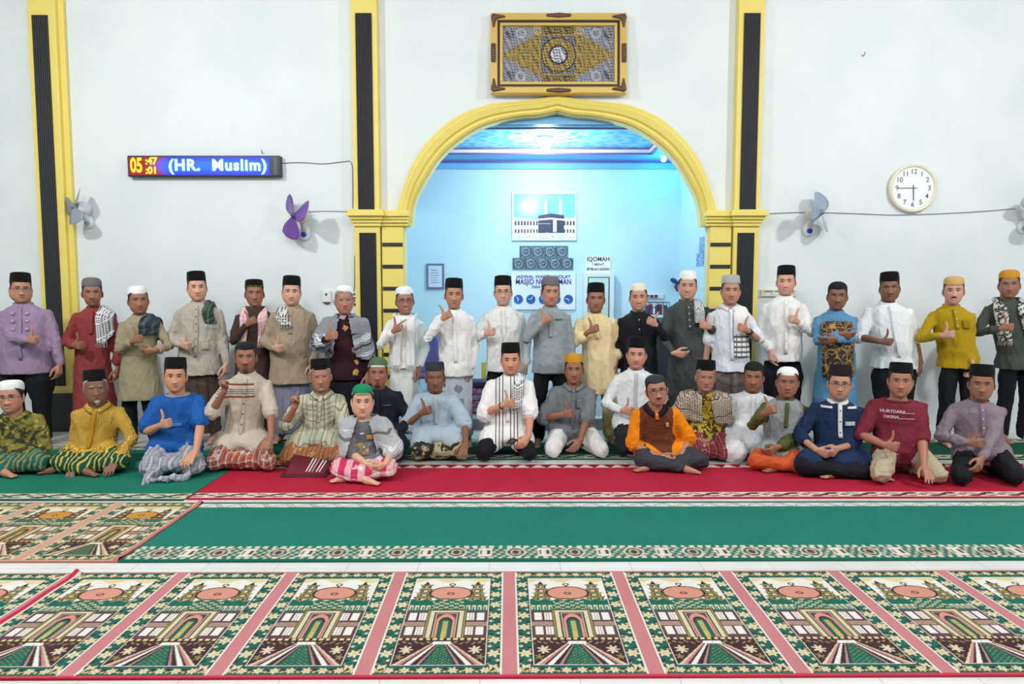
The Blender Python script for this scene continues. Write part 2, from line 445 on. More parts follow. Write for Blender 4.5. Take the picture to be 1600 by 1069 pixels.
# ================================================================== WALL THINGS
# --- framed calligraphy relief
def fr_relief(w, h):
    ny, nx = int(h / .0052), int(w / .0052)
    X, Y = np.meshgrid(np.linspace(-1, 1, nx), np.linspace(-1, 1, ny)); asp = w / h
    rng = np.random.RandomState(5)
    img = np.zeros((ny, nx, 3)); R = np.zeros((ny, nx))
    silver, gold, dark, dgold = [np.array(lin(c)) for c in ((150, 152, 162), (172, 146, 74), (26, 24, 24), (84, 68, 40))]
    sc = sum(np.sin(X * a * 1.0 + Y * b + p + 2.2 * np.sin(X * c + p * 2)) for a, b, c, p in ((90, 14, 25, .3), (44, 61, 33, 2.1), (26, -83, 47, 4.0)))
    squig = np.clip(.5 + .45 * sc, 0, 1)
    img[:] = silver * .35; img += squig[..., None] * silver * .75
    di = (np.abs(X) * 1.0 + np.abs(Y) * .88) < 1.02
    loz = di | (np.abs(X) < .30)
    gr = (np.abs(((X * 12) % 1) - .5) > .42) | (np.abs(((Y * 8.5) % 1) - .5) > .42)
    gi = dgold * .5 + squig[..., None] * gold * .85
    gi = np.where(gr[..., None], gold * .9, gi); img = np.where(loz[..., None], gi, img)
    # top and bottom cartouches
    for sy in (-.86, .86):
        c = (np.abs(X) < .27) & (np.abs(Y - sy) < .12); img = np.where(c[..., None], dark + squig[..., None] * gold * .8 * (np.abs(Y - sy) < .09)[..., None], img)
    sq = (np.abs(X) < .31) & (np.abs(Y) < .66); img = np.where(sq[..., None], dark + squig[..., None] * silver * .8, img)
    rr = np.sqrt((X * asp) ** 2 + Y ** 2)
    img = np.where((rr < .62)[..., None], dark, img)
    img = np.where((rr < .585)[..., None], dgold * .6 + squig[..., None] * gold * 1.0, img)
    img = np.where((rr < .34)[..., None], dark, img)
    img = np.where((rr < .28)[..., None], dark + squig[..., None] * np.array(lin((225, 225, 235))), img)
    for cx in (-.86, .86):
        for cy in (-.72, .72):
            q = np.sqrt(((X - cx) * asp) ** 2 + (Y - cy) ** 2)
            img = np.where((q < .17)[..., None], dark + squig[..., None] * silver * .9, img)
            q2 = np.sqrt(((X - cx * .78) * asp) ** 2 + (Y - cy * 1.05) ** 2); ringm = (np.abs(q2 - .15) < .03) & ~loz
            img = np.where(ringm[..., None], silver * 1.25, img)
    for cx in (-.38, .38):
        q = np.sqrt(((X - cx) * asp) ** 2 + (Y - .84) ** 2); img = np.where((np.abs(q - .12) < .03)[..., None], gold * 1.1, img)
    return np.clip(img, 0, 1), squig * .006
fc = P(873, 83, FY - .0); fw = P(980, 83, FY).x - P(767, 83, FY).x; fh = zw(18) - zw(147)
fr = thing('picture_frame', 'large gold framed gold and silver calligraphy relief hung above the arch', 'picture', (fc.x, WY - .13, zw(147)))
fr.rotation_euler = (math.radians(-3.5), 0, 0)
M_GOLD = mat('gold_leaf_frame', (216, 184, 100), .38, .25)
M_BRZ = mat('bronze_ornament', (104, 76, 58), .45, .4)
M_DKB = mat('dark_brown_inlay', (48, 34, 30), .4)
def rectframe(w, h, a0, a1, y0, y1):
    g = Geo(); x0, x1 = -w / 2, w / 2
    g.box(x0 + a0, x1 - a0, y0, y1, a0, a1); g.box(x0 + a0, x1 - a0, y0, y1, h - a1, h - a0)
    g.box(x0 + a0, x0 + a1, y0, y1, a1, h - a1); g.box(x1 - a1, x1 - a0, y0, y1, a1, h - a1); return g
obj('outer_moulding', rectframe(fw, fh, 0, .075, 0, .085), M_GOLD, fr, sm=False, bevel=.012)
obj('dark_inlay', rectframe(fw, fh, .07, .105, .02, .085), M_DKB, fr, sm=False)
obj('inner_moulding', rectframe(fw, fh, .10, .13, .012, .085), M_GOLD, fr, sm=False, bevel=.006)
img, rel = fr_relief(fw - .25, fh - .25)
def reliefm(nt, b):
    a = nt.n.new('ShaderNodeVertexColor'); a.layer_name = 'woven'; nt.l.new(a.outputs[0], b.inputs['Base Color'])
o = raster('relief_panel', fw - .25, fh - .25, img, mat('gold_and_silver_relief', rough=.32, metal=.25, build=reliefm), fr, .01, rel, 'xz')
o.location = (-(fw - .25) / 2, .06, .125)
for sx in (-1, 1):
    for zz in (0.045, fh - .045):
        g = Geo()
        for k in range(7):
            a = k / 6; g.ell((sx * (fw / 2 - .035 - .10 * a), -.006, zz), (.026, .016, .03 * (1.1 - a * .7)), 8)
            g.ell((sx * (fw / 2 - .035), -.006, zz + (.09 * a) * (1 if zz < .3 else -1)), (.03 * (1.1 - a * .7), .016, .026), 8)
        obj('corner_ornament', g, M_BRZ, fr)
for cx, cz, ax in ((0, .03, 1), (0, fh - .03, 1), (-fw / 2 + .03, fh / 2, 0), (fw / 2 - .03, fh / 2, 0)):
    g = Geo()
    for k in range(-3, 4): g.ell((cx + ax * k * .035, -.006, cz + (1 - ax) * k * .028), (.03, .014, .028 - .003 * abs(k)), 8)
    obj('side_ornament', g, M_BRZ, fr)

# --- LED running text board
a, b = P(199, 258, WY - .08), P(438, 258, WY - .08); zt, zb = P(300, 243, WY - .08).z, P(300, 276, WY - .08).z
W = b.x - a.x; H = zt - zb
led = thing('led_sign', 'long LED message board with orange clock digits and glowing white blue lettering', 'sign', (a.x, WY - .08, zb))
g = Geo(); g.box(0, W, 0, .08, 0, H); obj('housing', g, mat('black_led_housing', (30, 32, 40), .35), led, sm=False, bevel=.008)
def ledm(nt, b_):
    s = nt.sep(nt.obj()); x = s[0]
    c = nt.mix(nt.ss(x, .34, .46), lin((120, 12, 20)), lin((22, 30, 200)))
    dx = nt.m('ABSOLUTE', nt.m('SUBTRACT', x, .94)); gl = nt.m('MULTIPLY', nt.ss(dx, .75, .42), nt.ss(nt.m('ABSOLUTE', nt.m('SUBTRACT', s[2], .115)), .10, .02))
    c = nt.mix(gl, c, lin((10, 90, 255)))
    nt.l.new(c, b_.inputs['Emission Color']); b_.inputs['Emission Strength'].default_value = .8
    nt.l.new(c, b_.inputs['Base Color'])
g = Geo(); g.box(.015, W - .12, -.003, .002, .015, H - .015); obj('display', g, mat('led_matrix', (20, 20, 60), .5, build=ledm), led, sm=False)
g = Geo(); g.box(W - .075, W - .03, -.003, .002, .02, H - .02); obj('end_cap', g, mat('grey_end_cap', (70, 76, 92), .4), led, sm=False)
M_LO = mat('orange_led', (255, 120, 20), .5, emit=(255, 176, 20), estr=2.2)
M_LW = mat('white_led', (255, 255, 255), .5, emit=(215, 250, 255), estr=3.0)
M_LB = mat('blue_led_halo', (20, 150, 255), .5, emit=(20, 130, 255), estr=1.3)
text('hour_digits', '05', .215, (.100, -.006, H / 2), M_LO, led, .001, .006, sx=.62)
text('minute_digits', ':47', .105, (.262, -.006, H * .72), M_LO, led, .001, .004, sx=1.0)
text('second_digits', ':01', .105, (.262, -.006, H * .28), M_LO, led, .001, .004, sx=1.0)
text('message', '(HR.  Muslim)', .165, (.98, -.005, H / 2 + .004), M_LB, led, .0006, .010, sx=1.0, spacing=1.14)
text('message', '(HR.  Muslim)', .165, (.98, -.008, H / 2 + .004), M_LW, led, .0008, .0030, sx=1.0, spacing=1.14)

# --- wall clock
cp = P(1427, 294, WY - .04); cr = (P(1465, 294, WY).x - P(1390, 294, WY).x) / 2
ck = thing('wall_clock', 'round white wall clock with cream rim showing quarter to six', 'clock', (cp.x, WY - .05, cp.z))
def disc(r, y0, y1, n=48):
    g = Geo(); g.loft([ering((0, y, 0), (1, 0, 0), (0, 0, 1), r, r, n) for y in (y0, y1)]); return g
g = Geo(); t = np.linspace(0, 2 * PI, 48, endpoint=False)
g.loft([[(math.cos(q) * r, y, math.sin(q) * r) for r, y in ((cr, .05), (cr, .01), (cr * .96, -.008), (cr * .88, -.004), (cr * .85, .012), (cr * .85, .05))] for q in t], closed=True)
obj('rim', g, mat('cream_plastic', (232, 226, 205), .3), ck)
obj('dial', disc(cr * .87, .012, .04), mat('white_dial', (246, 250, 250), .4), ck, sm=False)
M_DIG = mat('grey_digit', (92, 98, 104), .5)
for h in range(1, 13):
    q = PI / 2 - h * PI / 6
    text('numeral', str(h), .075, (math.cos(q) * cr * .67, .010, math.sin(q) * cr * .67), M_DIG, ck, .0008, .0006)
def hand(nm, ang, L, wd, tail, m):
    g = Geo(); g.box(-wd, wd, 0, .003, -tail, L); o = obj(nm, g, m, ck, sm=False); o.location = (0, .004, 0); o.rotation_euler = (0, ang, 0)
hand('hour_hand', math.radians(180 - 3), cr * .5, .0045, .035, M_DIG); hand('minute_hand', math.radians(-90), cr * .62, .0035, .04, M_DIG)
g = Geo(); g.ell((0, .002, 0), (.009, .005, .009)); obj('hub', g, M_DIG, ck)

# --- wall fans
def fan(px, py, blade_c, body_c, face, label, base_c, a0=.4, roll=0.0, small=1.0, blades=3):
    """face: direction the fan blows; base sits on the wall below the motor"""
    p = P(px, py, WY)
    r = thing('wall_fan', label, 'fan', (p.x, WY, p.z), group=None)
    mb = mat('fan_body_%d_%d_%d' % body_c, body_c, .35); ms = small
    g = Geo(); g.loft([ering((0, 0, -.12 * ms), (1, 0, 0), (0, 0, 1), .055 * ms, .075 * ms, 20), ering((0, -.03, -.12 * ms), (1, 0, 0), (0, 0, 1), .052 * ms, .07 * ms, 20), ering((0, -.055 * ms, -.12 * ms), (1, 0, 0), (0, 0, 1), .035 * ms, .05 * ms, 20)])
    obj('wall_bracket', g, mat('fan_bracket_white', (225, 228, 230), .35), r)
    g = Geo(); g.loft([ering((0, -.058 * ms, -.125 * ms - .012), (1, 0, 0), (0, 0, 1), .032, .03, 16), ering((0, -.063 * ms, -.125 * ms - .012), (1, 0, 0), (0, 0, 1), .028, .026, 16)])
    obj('control_panel', g, mat('fan_panel_%d_%d_%d' % base_c, base_c, .3), r)
    f = Vector(face).normalized(); mc = Vector((0, -.13 * ms, .02))
    g = Geo(); g.limb([(0, -.04, -.11 * ms), (0, -.09 * ms, -.05), tuple(mc)], (.028, .026, .03)); obj('neck', g, mb, r)
    q = f.to_track_quat('-Y', 'Z').to_matrix().to_4x4(); q.translation = mc
    g = Geo(); g.loft([ering((0, y, 0), (1, 0, 0), (0, 0, 1), rr, rr * 1.05, 20) for y, rr in ((.085, .02), (.075, .045), (.04, .062), (-.01, .066), (-.04, .055), (-.05, .05))]).xf(q)
    obj('motor_housing', g, mb, r)
    g = Geo(); g.loft([ering((0, y, 0), (1, 0, 0), (0, 0, 1), rr, rr, 16) for y, rr in ((-.05, .03), (-.075, .034), (-.11, .026), (-.12, .008))]).xf(q)
    obj('hub', g, mat('fan_hub_%d_%d_%d' % blade_c, tuple(int(c * .85) for c in blade_c), .3), r)
    for k in range(blades):
        an = a0 + k * 2 * PI / blades
        V = []; F = []; L = .19 * ms; nu, nv = 9, 6
        for i in range(nu):
            s_ = i / (nu - 1); rad = .022 + L * s_; wd = .030 + .115 * ms * math.sin(min(1, s_ * 1.15) * PI * .62) * (1 if s_ < .9 else .62 if s_ < .99 else .25)
            for j in range(nv):
                t_ = j / (nv - 1) - .5
                tang_ = wd * t_ * 1.35 + .02 * s_
                V.append((rad * math.cos(an) - tang_ * math.sin(an), -.085 + .30 * tang_ + .01 * math.sin(s_ * 3), rad * math.sin(an) + tang_ * math.cos(an)))
        for i in range(nu - 1):
            for j in range(nv - 1):
                a_ = i * nv + j; F.append((a_, a_ + 1, a_ + nv + 1, a_ + nv))
        g = Geo(); g.add(V, F).xf(q)
        o = obj('blade', g, mat('fan_blade_%d_%d_%d' % blade_c, blade_c, .3), r)
        s2 = o.modifiers.new('thick', 'SOLIDIFY'); s2.thickness = .003
    return r
fan(140, 330, (150, 160, 172), (222, 224, 232), (-.75, -1, .15), 'grey bladed wall fan beside the far left yellow pilaster', (120, 180, 205), .9)
fan(477, 344, (112, 74, 160), (205, 200, 192), (-.85, -1, .1), 'wall fan with purple blades on the white wall left of the arch', (30, 60, 180), 2.2, 0, 1.2)
fan(1262, 340, (150, 168, 190), (205, 198, 186), (.85, -.9, .2), 'wall fan with pale blue blades right of the arch', (30, 50, 170), 1.0, 0, 1.1)
fan(1596, 338, (168, 176, 178), (215, 216, 212), (.3, -1, .2), 'grey wall fan at the right edge below the clock cable', (150, 160, 160), 2.2)
g = Geo()
m_cord = mat('grey_cable', (120, 120, 122), .5)
def cord(name, pts, label, r=.004, y=WY - .008, m=None):
    cu = catmull([P(x, yy, y) for x, yy in pts], 6)
    g = Geo(); g.limb([tuple(p) for p in cu], [r] * len(cu), 6)
    tag(obj(name, g, m or m_cord), label, 'cable')
cord('cable', [(440, 255), (470, 254), (505, 256), (535, 253), (549, 255), (551, 290), (551, 325)], 'thin grey cable running from the message board to the left capital')
cord('cable', [(482, 331), (510, 330), (548, 331)], 'thin cable from the purple bladed fan to the left capital', .003)
cord('cable', [(1198, 334), (1260, 332), (1340, 334), (1400, 336), (1470, 334), (1540, 330), (1586, 326)], 'long grey cable strung under the wall clock between two fans')
cord('cable', [(554, 400), (554, 440), (553, 452), (548, 459)], 'short cable hanging beside the left pilaster above the switches')
def spike(px, py, label):
    p = P(px, py, WY); g = Geo(); g.limb([(p.x, WY, p.z), (p.x + .006, WY - .03, p.z + .012), (p.x + .004, WY - .035, p.z + .04)], (.005, .005, .003), 6)
    tag(obj('wall_hook', g, m_cord), label, 'hook')
spike(1348, 88, 'tiny hook on the bare wall high above the wall clock'); spike(410, 240, 'tiny hook just above the message board')
def plate(px, py, w, h, label, nm='wall_socket', d=.035):
    p = P(px, py, WY); r = thing(nm, label, 'socket', (p.x, WY, p.z))
    g = Geo(); g.box(-w / 2, w / 2, -d, 0, -h / 2, h / 2); obj('cover_plate', g, mat('white_plastic', (232, 233, 234), .35), r, sm=False, bevel=.006)
    g = Geo(); g.loft([ering((0, -d - .001, h * .15), (1, 0, 0), (0, 0, 1), .014, .014, 14), ering((0, -d + .005, h * .15), (1, 0, 0), (0, 0, 1), .014, .014, 14)]); obj('socket_hole', g, mat('dark_grey_plastic', (70, 72, 76), .4), r, sm=False)
    g = Geo(); g.box(-w * .25, w * .3, -d * .8, 0, -h / 2 - .018, -h / 2 + .004); obj('plug', g, mat('dark_grey_plastic'), r, sm=False)
    return r
plate(511, 463, .10, .13, 'white wall socket box between the tan shirt man and the shawled man')
plate(527, 461, .06, .08, 'small white switch plate half hidden by the shawled man\'s cap', d=.02)
plate(554, 461, .05, .055, 'small white switch beside the left pilaster, upper of two', d=.02); plate(554, 471, .05, .05, 'small white switch beside the left pilaster, lower of two', d=.02)
r = thing('wall_rack', 'narrow cream wooden rack on the wall behind the white shirted man right of the arch', 'rack', (P(1207, 457, WY).x, WY, P(1207, 462, WY).z))
m_ck = mat('cream_wood', (225, 218, 196), .5)
for z in (0, .06): 
    g = Geo(); g.box(-.14, .25, -.03, 0, z - .006, z + .006); obj('rail', g, m_ck, r, sm=False)
for k in range(4):
    g = Geo(); g.box(-.13 + k * .12, -.10 + k * .12, -.025, 0, 0, .06); obj('slat', g, m_ck, r, sm=False)

# --- things inside the mihrab
# Kaaba photograph
def kaaba():
    nx, ny = 300, 230; X, Y = np.meshgrid(np.linspace(0, 1, nx), np.linspace(0, 1, ny)); img = np.zeros((ny, nx, 3))
    L = lambda c: np.array(lin(c))
    sky = L((120, 200, 235)) * (1 - Y[..., None] * 0) ; img[:] = sky
    cl = np.exp(-(((X - .25) / .16) ** 2 + ((Y - .7) / .2) ** 2)); img = img * (1 - cl[..., None]) + L((245, 250, 255)) * cl[..., None]
    def st(m_, c): img[m_] = L(c)
    wall = Y < (.46 + .03 * np.cos(X * PI * 2) - .02); st(wall, (240, 232, 220))
    for row, (y0, h) in enumerate(((.30, .10), (.13, .09))):
        for k in range(20):
            cx = .03 + k * .05
            st((np.abs(X - cx) < .014) & (Y > y0) & (Y < y0 + h - 14 * (X - cx) ** 2 * 8), (70, 66, 90) if row == 0 else (120, 92, 80))
    st((Y < .12), (238, 240, 246))
    for cx in (.52, .76):
        wd = .028 - .012 * np.clip((Y - .5) / .4, 0, 1)
        st((np.abs(X - cx) < wd) & (Y < .88) & (Y > .4), (250, 248, 250)); st((np.abs(X - cx) < .03) & (np.abs(Y - .78) < .012), (215, 190, 190))
    k1 = (X > .40) & (X < .60) & (Y > .13) & (Y < .565 + (X - .6) * .25); k2 = (X >= .60) & (X < .82) & (Y > .13) & (Y < .565 - (X - .6) * .18)
    st(k1, (66, 68, 94)); st(k2, (56, 58, 84))
    b1 = (k1) & (np.abs(Y - (.45 + (X - .6) * .12)) < .02); b2 = k2 & (np.abs(Y - (.45 - (X - .6) * .12)) < .02); st(b1 | b2, (228, 216, 200))
    st(k1 & (np.abs(Y - .335) < .006), (200, 196, 200)); st((X > .64) & (X < .70) & (Y > .15) & (Y < .42), (226, 212, 200))
    rng = np.random.RandomState(2)
    for _ in range(260):
        cx, cy = rng.rand(), rng.rand() * .13; st((np.abs(X - cx) < .006) & (np.abs(Y - cy) < .012), (255, 255, 255) if rng.rand() < .75 else (150, 130, 130))
    img[(np.abs(X - .40) < .002) | (np.abs(X - .62) < .002) | (np.abs(X - .81) < .002)] *= .85
    return img
a, b = P(800, 300, YN - .03), P(901, 376, YN - .03); W, H = b.x - a.x, a.z - b.z
r = thing('wall_picture', 'framed photograph of the Kaaba high on the blue mihrab wall', 'picture', (a.x, YN - .03, b.z))
g = Geo(); g.box(0, W, 0, .03, 0, H); obj('frame', g, mat('white_frame', (236, 236, 240), .35), r, sm=False, bevel=.004)
o = raster('photograph', W - .05, H - .05, kaaba(), mat('printed_photograph', rough=.3, build=reliefm), r, .003, None, 'xz'); o.location = (.025, 0, .025)
# dark tin panels with embossed marks, in two rows
def tin(nt, b_):
    o = nt.obj((16, 16, 16)); n = nt.tex('Noise', o, Scale=1.2, Detail=5.0, Distortion=2.0)
    f = nt.ss(n.outputs[0], .45, .6)
    nt.l.new(nt.mix(f, lin((70, 84, 96)), lin((128, 146, 160))), b_.inputs['Base Color'])
    nt.l.new(nt.bump(n.outputs[0], .6, .02), b_.inputs['Normal'])
M_TIN = mat('embossed_dark_panel', (90, 105, 115), .4, build=tin)
def tins(n, x0, x1, y0, y1, where):
    for k in range(n):
        a = P(x0 + (x1 - x0) * k / n, y0, YN - .02); b = P(x0 + (x1 - x0) * (k + 1) / n, y1, YN - .02)
        pos = ['first', 'second', 'third', 'fourth', 'fifth'][k]
        r = thing('embossed_plaque', 'grey embossed square plaque, %s from left in the %s row under the photograph' % (pos, where), 'plaque', (a.x, YN - .02, b.z), group='embossed plaques under the photograph')
        w_, h_ = b.x - a.x - .004, a.z - b.z
        g = Geo(); g.box(0, w_, 0, .02, 0, h_); obj('panel', g, M_TIN, r, sm=False, bevel=.004)
        g = Geo(); q = np.linspace(0, 2 * PI, 20, endpoint=False)
        g.loft([[(w_ / 2 + math.cos(t) * rr, yy, h_ / 2 + math.sin(t) * rr) for rr, yy in ((.06, .0), (.056, -.006), (.05, -.004), (.046, 0))] for t in q], closed=True)
        g.limb([(w_ * .38, -.004, h_ * .5), (w_ * .5, -.006, h_ * .46), (w_ * .66, -.004, h_ * .56)], (.005, .007, .004), 6)
        obj('emblem', g, mat('pale_grey_relief', (170, 184, 192), .4), r)
tins(4, 812, 888, 384, 403, 'upper'); tins(5, 801, 896, 403, 421, 'lower')
# prayer schedule board
a, b = P(799, 427, YN - .03), P(899, 484, YN - .03); W, H = b.x - a.x, a.z - b.z
r = thing('schedule_board', 'white prayer schedule board with blue lettering and five round blue dials', 'sign', (a.x, YN - .03, b.z))
g = Geo(); g.box(0, W, 0, .03, 0, H); obj('board', g, mat('white_board', (240, 243, 248), .3), r, sm=False, bevel=.004)
M_INK = mat('blue_ink', (40, 50, 140), .5); M_DIAL = mat('blue_dial', (28, 100, 170), .4); M_WI = mat('white_ink', (245, 248, 250), .5)
text('heading', 'JADWAL WAKTU SHOLAT', .062, (W / 2, -.004, H * .9), M_INK, r, .001, .0012, sx=1.05)
text('mosque_name', 'MASJID NURUL IMAN', .105, (W / 2, -.004, H * .76), M_INK, r, .001, .0018, sx=.80)
text('village_name', 'DESA PU    AD', .05, (W / 2, -.004, H * .625), mat('mid_blue_ink', (70, 90, 170), .5), r, .001, .001, sx=1.05)
text('district_name', 'KEC.', .042, (W / 2, -.004, H * .53), mat('mid_blue_ink'), r, .001, .001)
for k in range(5):
    cx = W * (.11 + .195 * k)
    g = Geo(); g.loft([ering((cx, y, H * .285), (1, 0, 0), (0, 0, 1), .066, .066, 28) for y in (-.006, 0)]); d = obj('dial', g, M_DIAL, r, sm=False)
    an = (2.2, 1.0, 2.6, .6, 2.9)[k]
    g = Geo()
    for aa, L in ((an, .045), (an + 2.0, .035)): g.limb([(cx, -.008, H * .285), (cx + L * math.cos(aa), -.008, H * .285 + L * math.sin(aa))], (.006, .004), 6)
    obj('dial_hands', g, M_WI, d)
# iqomah notice
a, b = P(915, 400, YN - .012), P(954, 426, YN - .012); W, H = b.x - a.x, a.z - b.z
r = thing('notice', 'white paper notice about the iqomah wait above the display cabinet', 'sign', (a.x, YN - .012, b.z))
g = Geo(); g.box(0, W, 0, .006, 0, H); obj('sheet', g, mat('white_paper', (244, 244, 244), .6), r, sm=False)
M_GI = mat('grey_ink', (80, 80, 90), .5)
text('heading', 'IQOMAH', .085, (W / 2, -.003, H * .8), M_GI, r, .0008, .002, sx=.95)
text('minutes', '7 MENIT', .05, (W / 2, -.003, H * .48), M_GI, r, .0008, .0005); text('footer', 'SETELAH ADZAN', .05, (W / 2, -.003, H * .2), M_GI, r, .0008, .002, sx=.85)
# display cabinet
a, b = P(912, 426, YN - .14), P(959, 520, YN - .14); W, H = b.x - a.x, a.z - b.z
r = thing('display_cabinet', 'white wall cabinet with pale green lined panel beside the schedule board', 'cabinet', (a.x, YN - .14, b.z))
g = Geo(); g.box(0, W, 0, .14, 0, H); obj('body', g, mat('white_cabinet', (226, 232, 240), .4), r, sm=False, bevel=.006)
g = Geo(); g.box(.06, W - .07, -.012, .0, .06, H - .06); obj('door_frame', g, mat('dark_olive_frame', (90, 98, 92), .4), r, sm=False)
g = Geo(); g.box(.075, W - .085, -.016, -.008, .075, H - .075); obj('panel', g, mat('pale_green_panel', (205, 228, 218), .3), r, sm=False)
for k in range(9):
    g = Geo(); g.box(.09, W - .1, -.018, -.014, .12 + k * .07, .124 + k * .07); obj('shelf_line', g, mat('grey_green_line', (150, 176, 168), .5), r, sm=False)
# small framed certificate
a, b = P(666, 412, YN - .03), P(694, 452, YN - .03); W, H = b.x - a.x, a.z - b.z
r = thing('certificate', 'small grey framed certificate on the left part of the blue mihrab wall', 'picture', (a.x, YN - .03, b.z))
g = Geo(); g.box(0, W, 0, .03, 0, H); obj('frame', g, mat('grey_frame', (112, 118, 140), .4), r, sm=False, bevel=.004)
g = Geo(); g.box(.03, W - .03, -.003, 0, .03, H - .03); obj('sheet', g, mat('certificate_paper', (214, 226, 240), .5), r, sm=False)
for k in range(6):
    g = Geo(); g.box(.06, W - .06 - .02 * (k % 3), -.005, -.002, H * .25 + k * .035, H * .25 + k * .035 + .006); obj('text_line', g, M_GI, r, sm=False)
# sockets, book shelf, small fan, white table, dark loudspeaker, at the right rear of the niche
p = P(1022, 463, YN); r = thing('power_strip', 'white power strip with dark plugs on the mihrab wall behind the black shirted man', 'socket', (p.x, YN, p.z))
g = Geo(); g.box(-.15, .13, -.03, 0, -.035, .035); obj('housing', g, mat('white_plastic'), r, sm=False, bevel=.005)
for k in range(3): 
    g = Geo(); g.box(-.12 + .06 * k, -.085 + .06 * k, -.06, -.03, -.02, .02); obj('plug', g, mat('maroon_plug', (90, 50, 70), .4), r, sm=False)
p = P(1046, 492, YN - .3); p.x = NXR - .34; r = thing('side_table', 'white table at the right rear corner of the mihrab', 'table', (p.x, YN - .3, .13))
g = Geo(); g.box(-.32, .30, -.2, .28, p.z - .16, p.z - .13); obj('tabletop', g, mat('white_laminate', (222, 230, 240), .4), r, sm=False)
for sx in (-.29, .27):
    for sy in (-.17, .25): 
        g = Geo(); g.box(sx - .018, sx + .018, sy - .018, sy + .018, 0, p.z - .16); obj('leg', g, mat('white_laminate'), r, sm=False)
tz = p.z + .001
r = thing('book_rack', 'dark wire book rack standing on the white table in the mihrab', 'rack', (p.x - .02, YN - .2, tz))
g = Geo()
for z in (.005, .10, .17): 
    for y in (-.08, .08): g.limb([(-.17, y, z), (.17, y, z)], (.005, .005), 6)
for x in np.linspace(-.17, .17, 5): 
    for y in (-.08, .08): g.limb([(x, y, 0), (x, y, .175)], (.004, .004), 6)
obj('wire_frame', g, mat('dark_wire', (40, 60, 90), .4), r)
for k, c in enumerate(((60, 60, 100), (150, 60, 60), (230, 230, 230), (70, 80, 70), (120, 40, 60), (200, 190, 160), (50, 70, 120))):
    g = Geo(); x = p.x - .02 - .14 + k * .042; h = .13 + .015 * (k % 3); g.box(x, x + .03, YN - .26, YN - .14, tz + .008, tz + h)
    cn = ('navy', 'red', 'white', 'olive', 'maroon', 'cream', 'blue')[k]
    tag(obj('book', g, mat('book_cover_' + cn, c, .5), sm=False), 'small %s covered book standing in the wire rack on the mihrab table' % cn, 'book', 'books in the wire rack')
p = P(1055, 446, YN); r = thing('clip_fan', 'small dark blue fan at the right corner of the mihrab wall', 'fan', (p.x, YN, p.z + .03))
m_nf = mat('navy_plastic', (40, 60, 110), .4)
g = Geo(); g.limb([(0, 0, -.05), (0, -.08, -.02), (0, -.12, .0)], (.02, .018, .03)); obj('arm', g, m_nf, r)
for k in range(3):
    an = .5 + k * 2.1; g = Geo(); g.ell((math.cos(an) * .06, -.15, math.sin(an) * .06), (.06, .008, .035), 12, rot=Matrix.Rotation(-an, 3, 'Y')); obj('blade', g, m_nf, r)
p = P(1040, 560, YN - .8); r = thing('loudspeaker', 'dark grey floor loudspeaker behind the black shirted man in the mihrab', 'speaker', (p.x, YN - .78, .13))
g = Geo(); g.box(-.2, .2, -.2, .2, 0, .93); obj('cabinet', g, mat('dark_grey_speaker', (66, 66, 74), .5), r, sm=False, bevel=.01)
g = Geo(); g.box(-.17, .17, -.21, -.2, .05, .88); obj('grille', g, mat('speaker_grille', (48, 48, 54), .7), r, sm=False)
# pasted calligraphy sheets on the right niche wall
M_SH = mat('blue_grey_printed_sheet', (98, 138, 190), .4, build=lambda nt, b_: nt.l.new(nt.mix(nt.ss(nt.tex('Noise', nt.obj((10, 10, 10)), Scale=1.5, Detail=5.0, Distortion=2.0).outputs[0], .45, .58), lin((84, 120, 178)), lin((168, 204, 232))), b_.inputs['Base Color']))
def niche_y(px): return NXR * FPX / (px - 800) * .99
for k, (x0, x1, y0, y1, lb) in enumerate(((1088, 1107, 366, 392, 'upper'), (1084, 1107, 392, 414, 'lower'))):
    ya, yb = niche_y(x1), niche_y(x0); z1 = P(x1, y0, ya).z; z0 = P(x1, y1, ya).z
    g = Geo(); g.box(NXR - .006, NXR, ya, yb, z0, z1)
    tag(obj('wall_poster', g, M_SH, sm=False), '%s of two blue grey printed sheets on the right side wall of the mihrab' % lb, 'poster')
# purple chairs behind the standing men
m_pc = mat('purple_plastic', (112, 104, 178), .4)
def plastic_chair(px, y, label, rz=0):
    p = P(px, 560, y); r = thing('plastic_chair', label, 'chair', (p.x, y, .13), rz, 'purple plastic chairs in the mihrab')
    g = Geo(); g.loft([ering((0, 0, z), (1, 0, 0), (0, 1, 0), .21 - d, .2 - d, 24, .6) for z, d in ((.41, .01), (.44, 0), (.455, .02))]); obj('seat', g, m_pc, r)
    g = Geo(); rr = []
    for z, w_ in ((.44, .19), (.55, .205), (.7, .21), (.82, .19), (.88, .13)):
        rr.append(np.array([(x * w_, .19 + .03 * (z - .4) * 2 - .05 * (1 - x * x) * 0 + dy - .06 * x * x, z) for x, dy in [(-1, 0), (-.5, 0), (0, 0), (.5, 0), (1, 0), (1, .025), (.5, .025), (0, .025), (-.5, .025), (-1, .025)]]))
    g.loft(rr); obj('backrest', g, m_pc, r)
    for sx in (-1, 1):
        for sy in (-1, 1): 
            g = Geo(); g.limb([(sx * .22, sy * .22, .0), (sx * .17, sy * .16, .43)], (.018, .022), 8); obj('leg', g, m_pc, r)
plastic_chair(672, 8.6, 'purple plastic chair in the mihrab between the two men in white', .3)
plastic_chair(657, 8.05, 'purple plastic chair at the left jamb behind the bespectacled man in white', -.3)
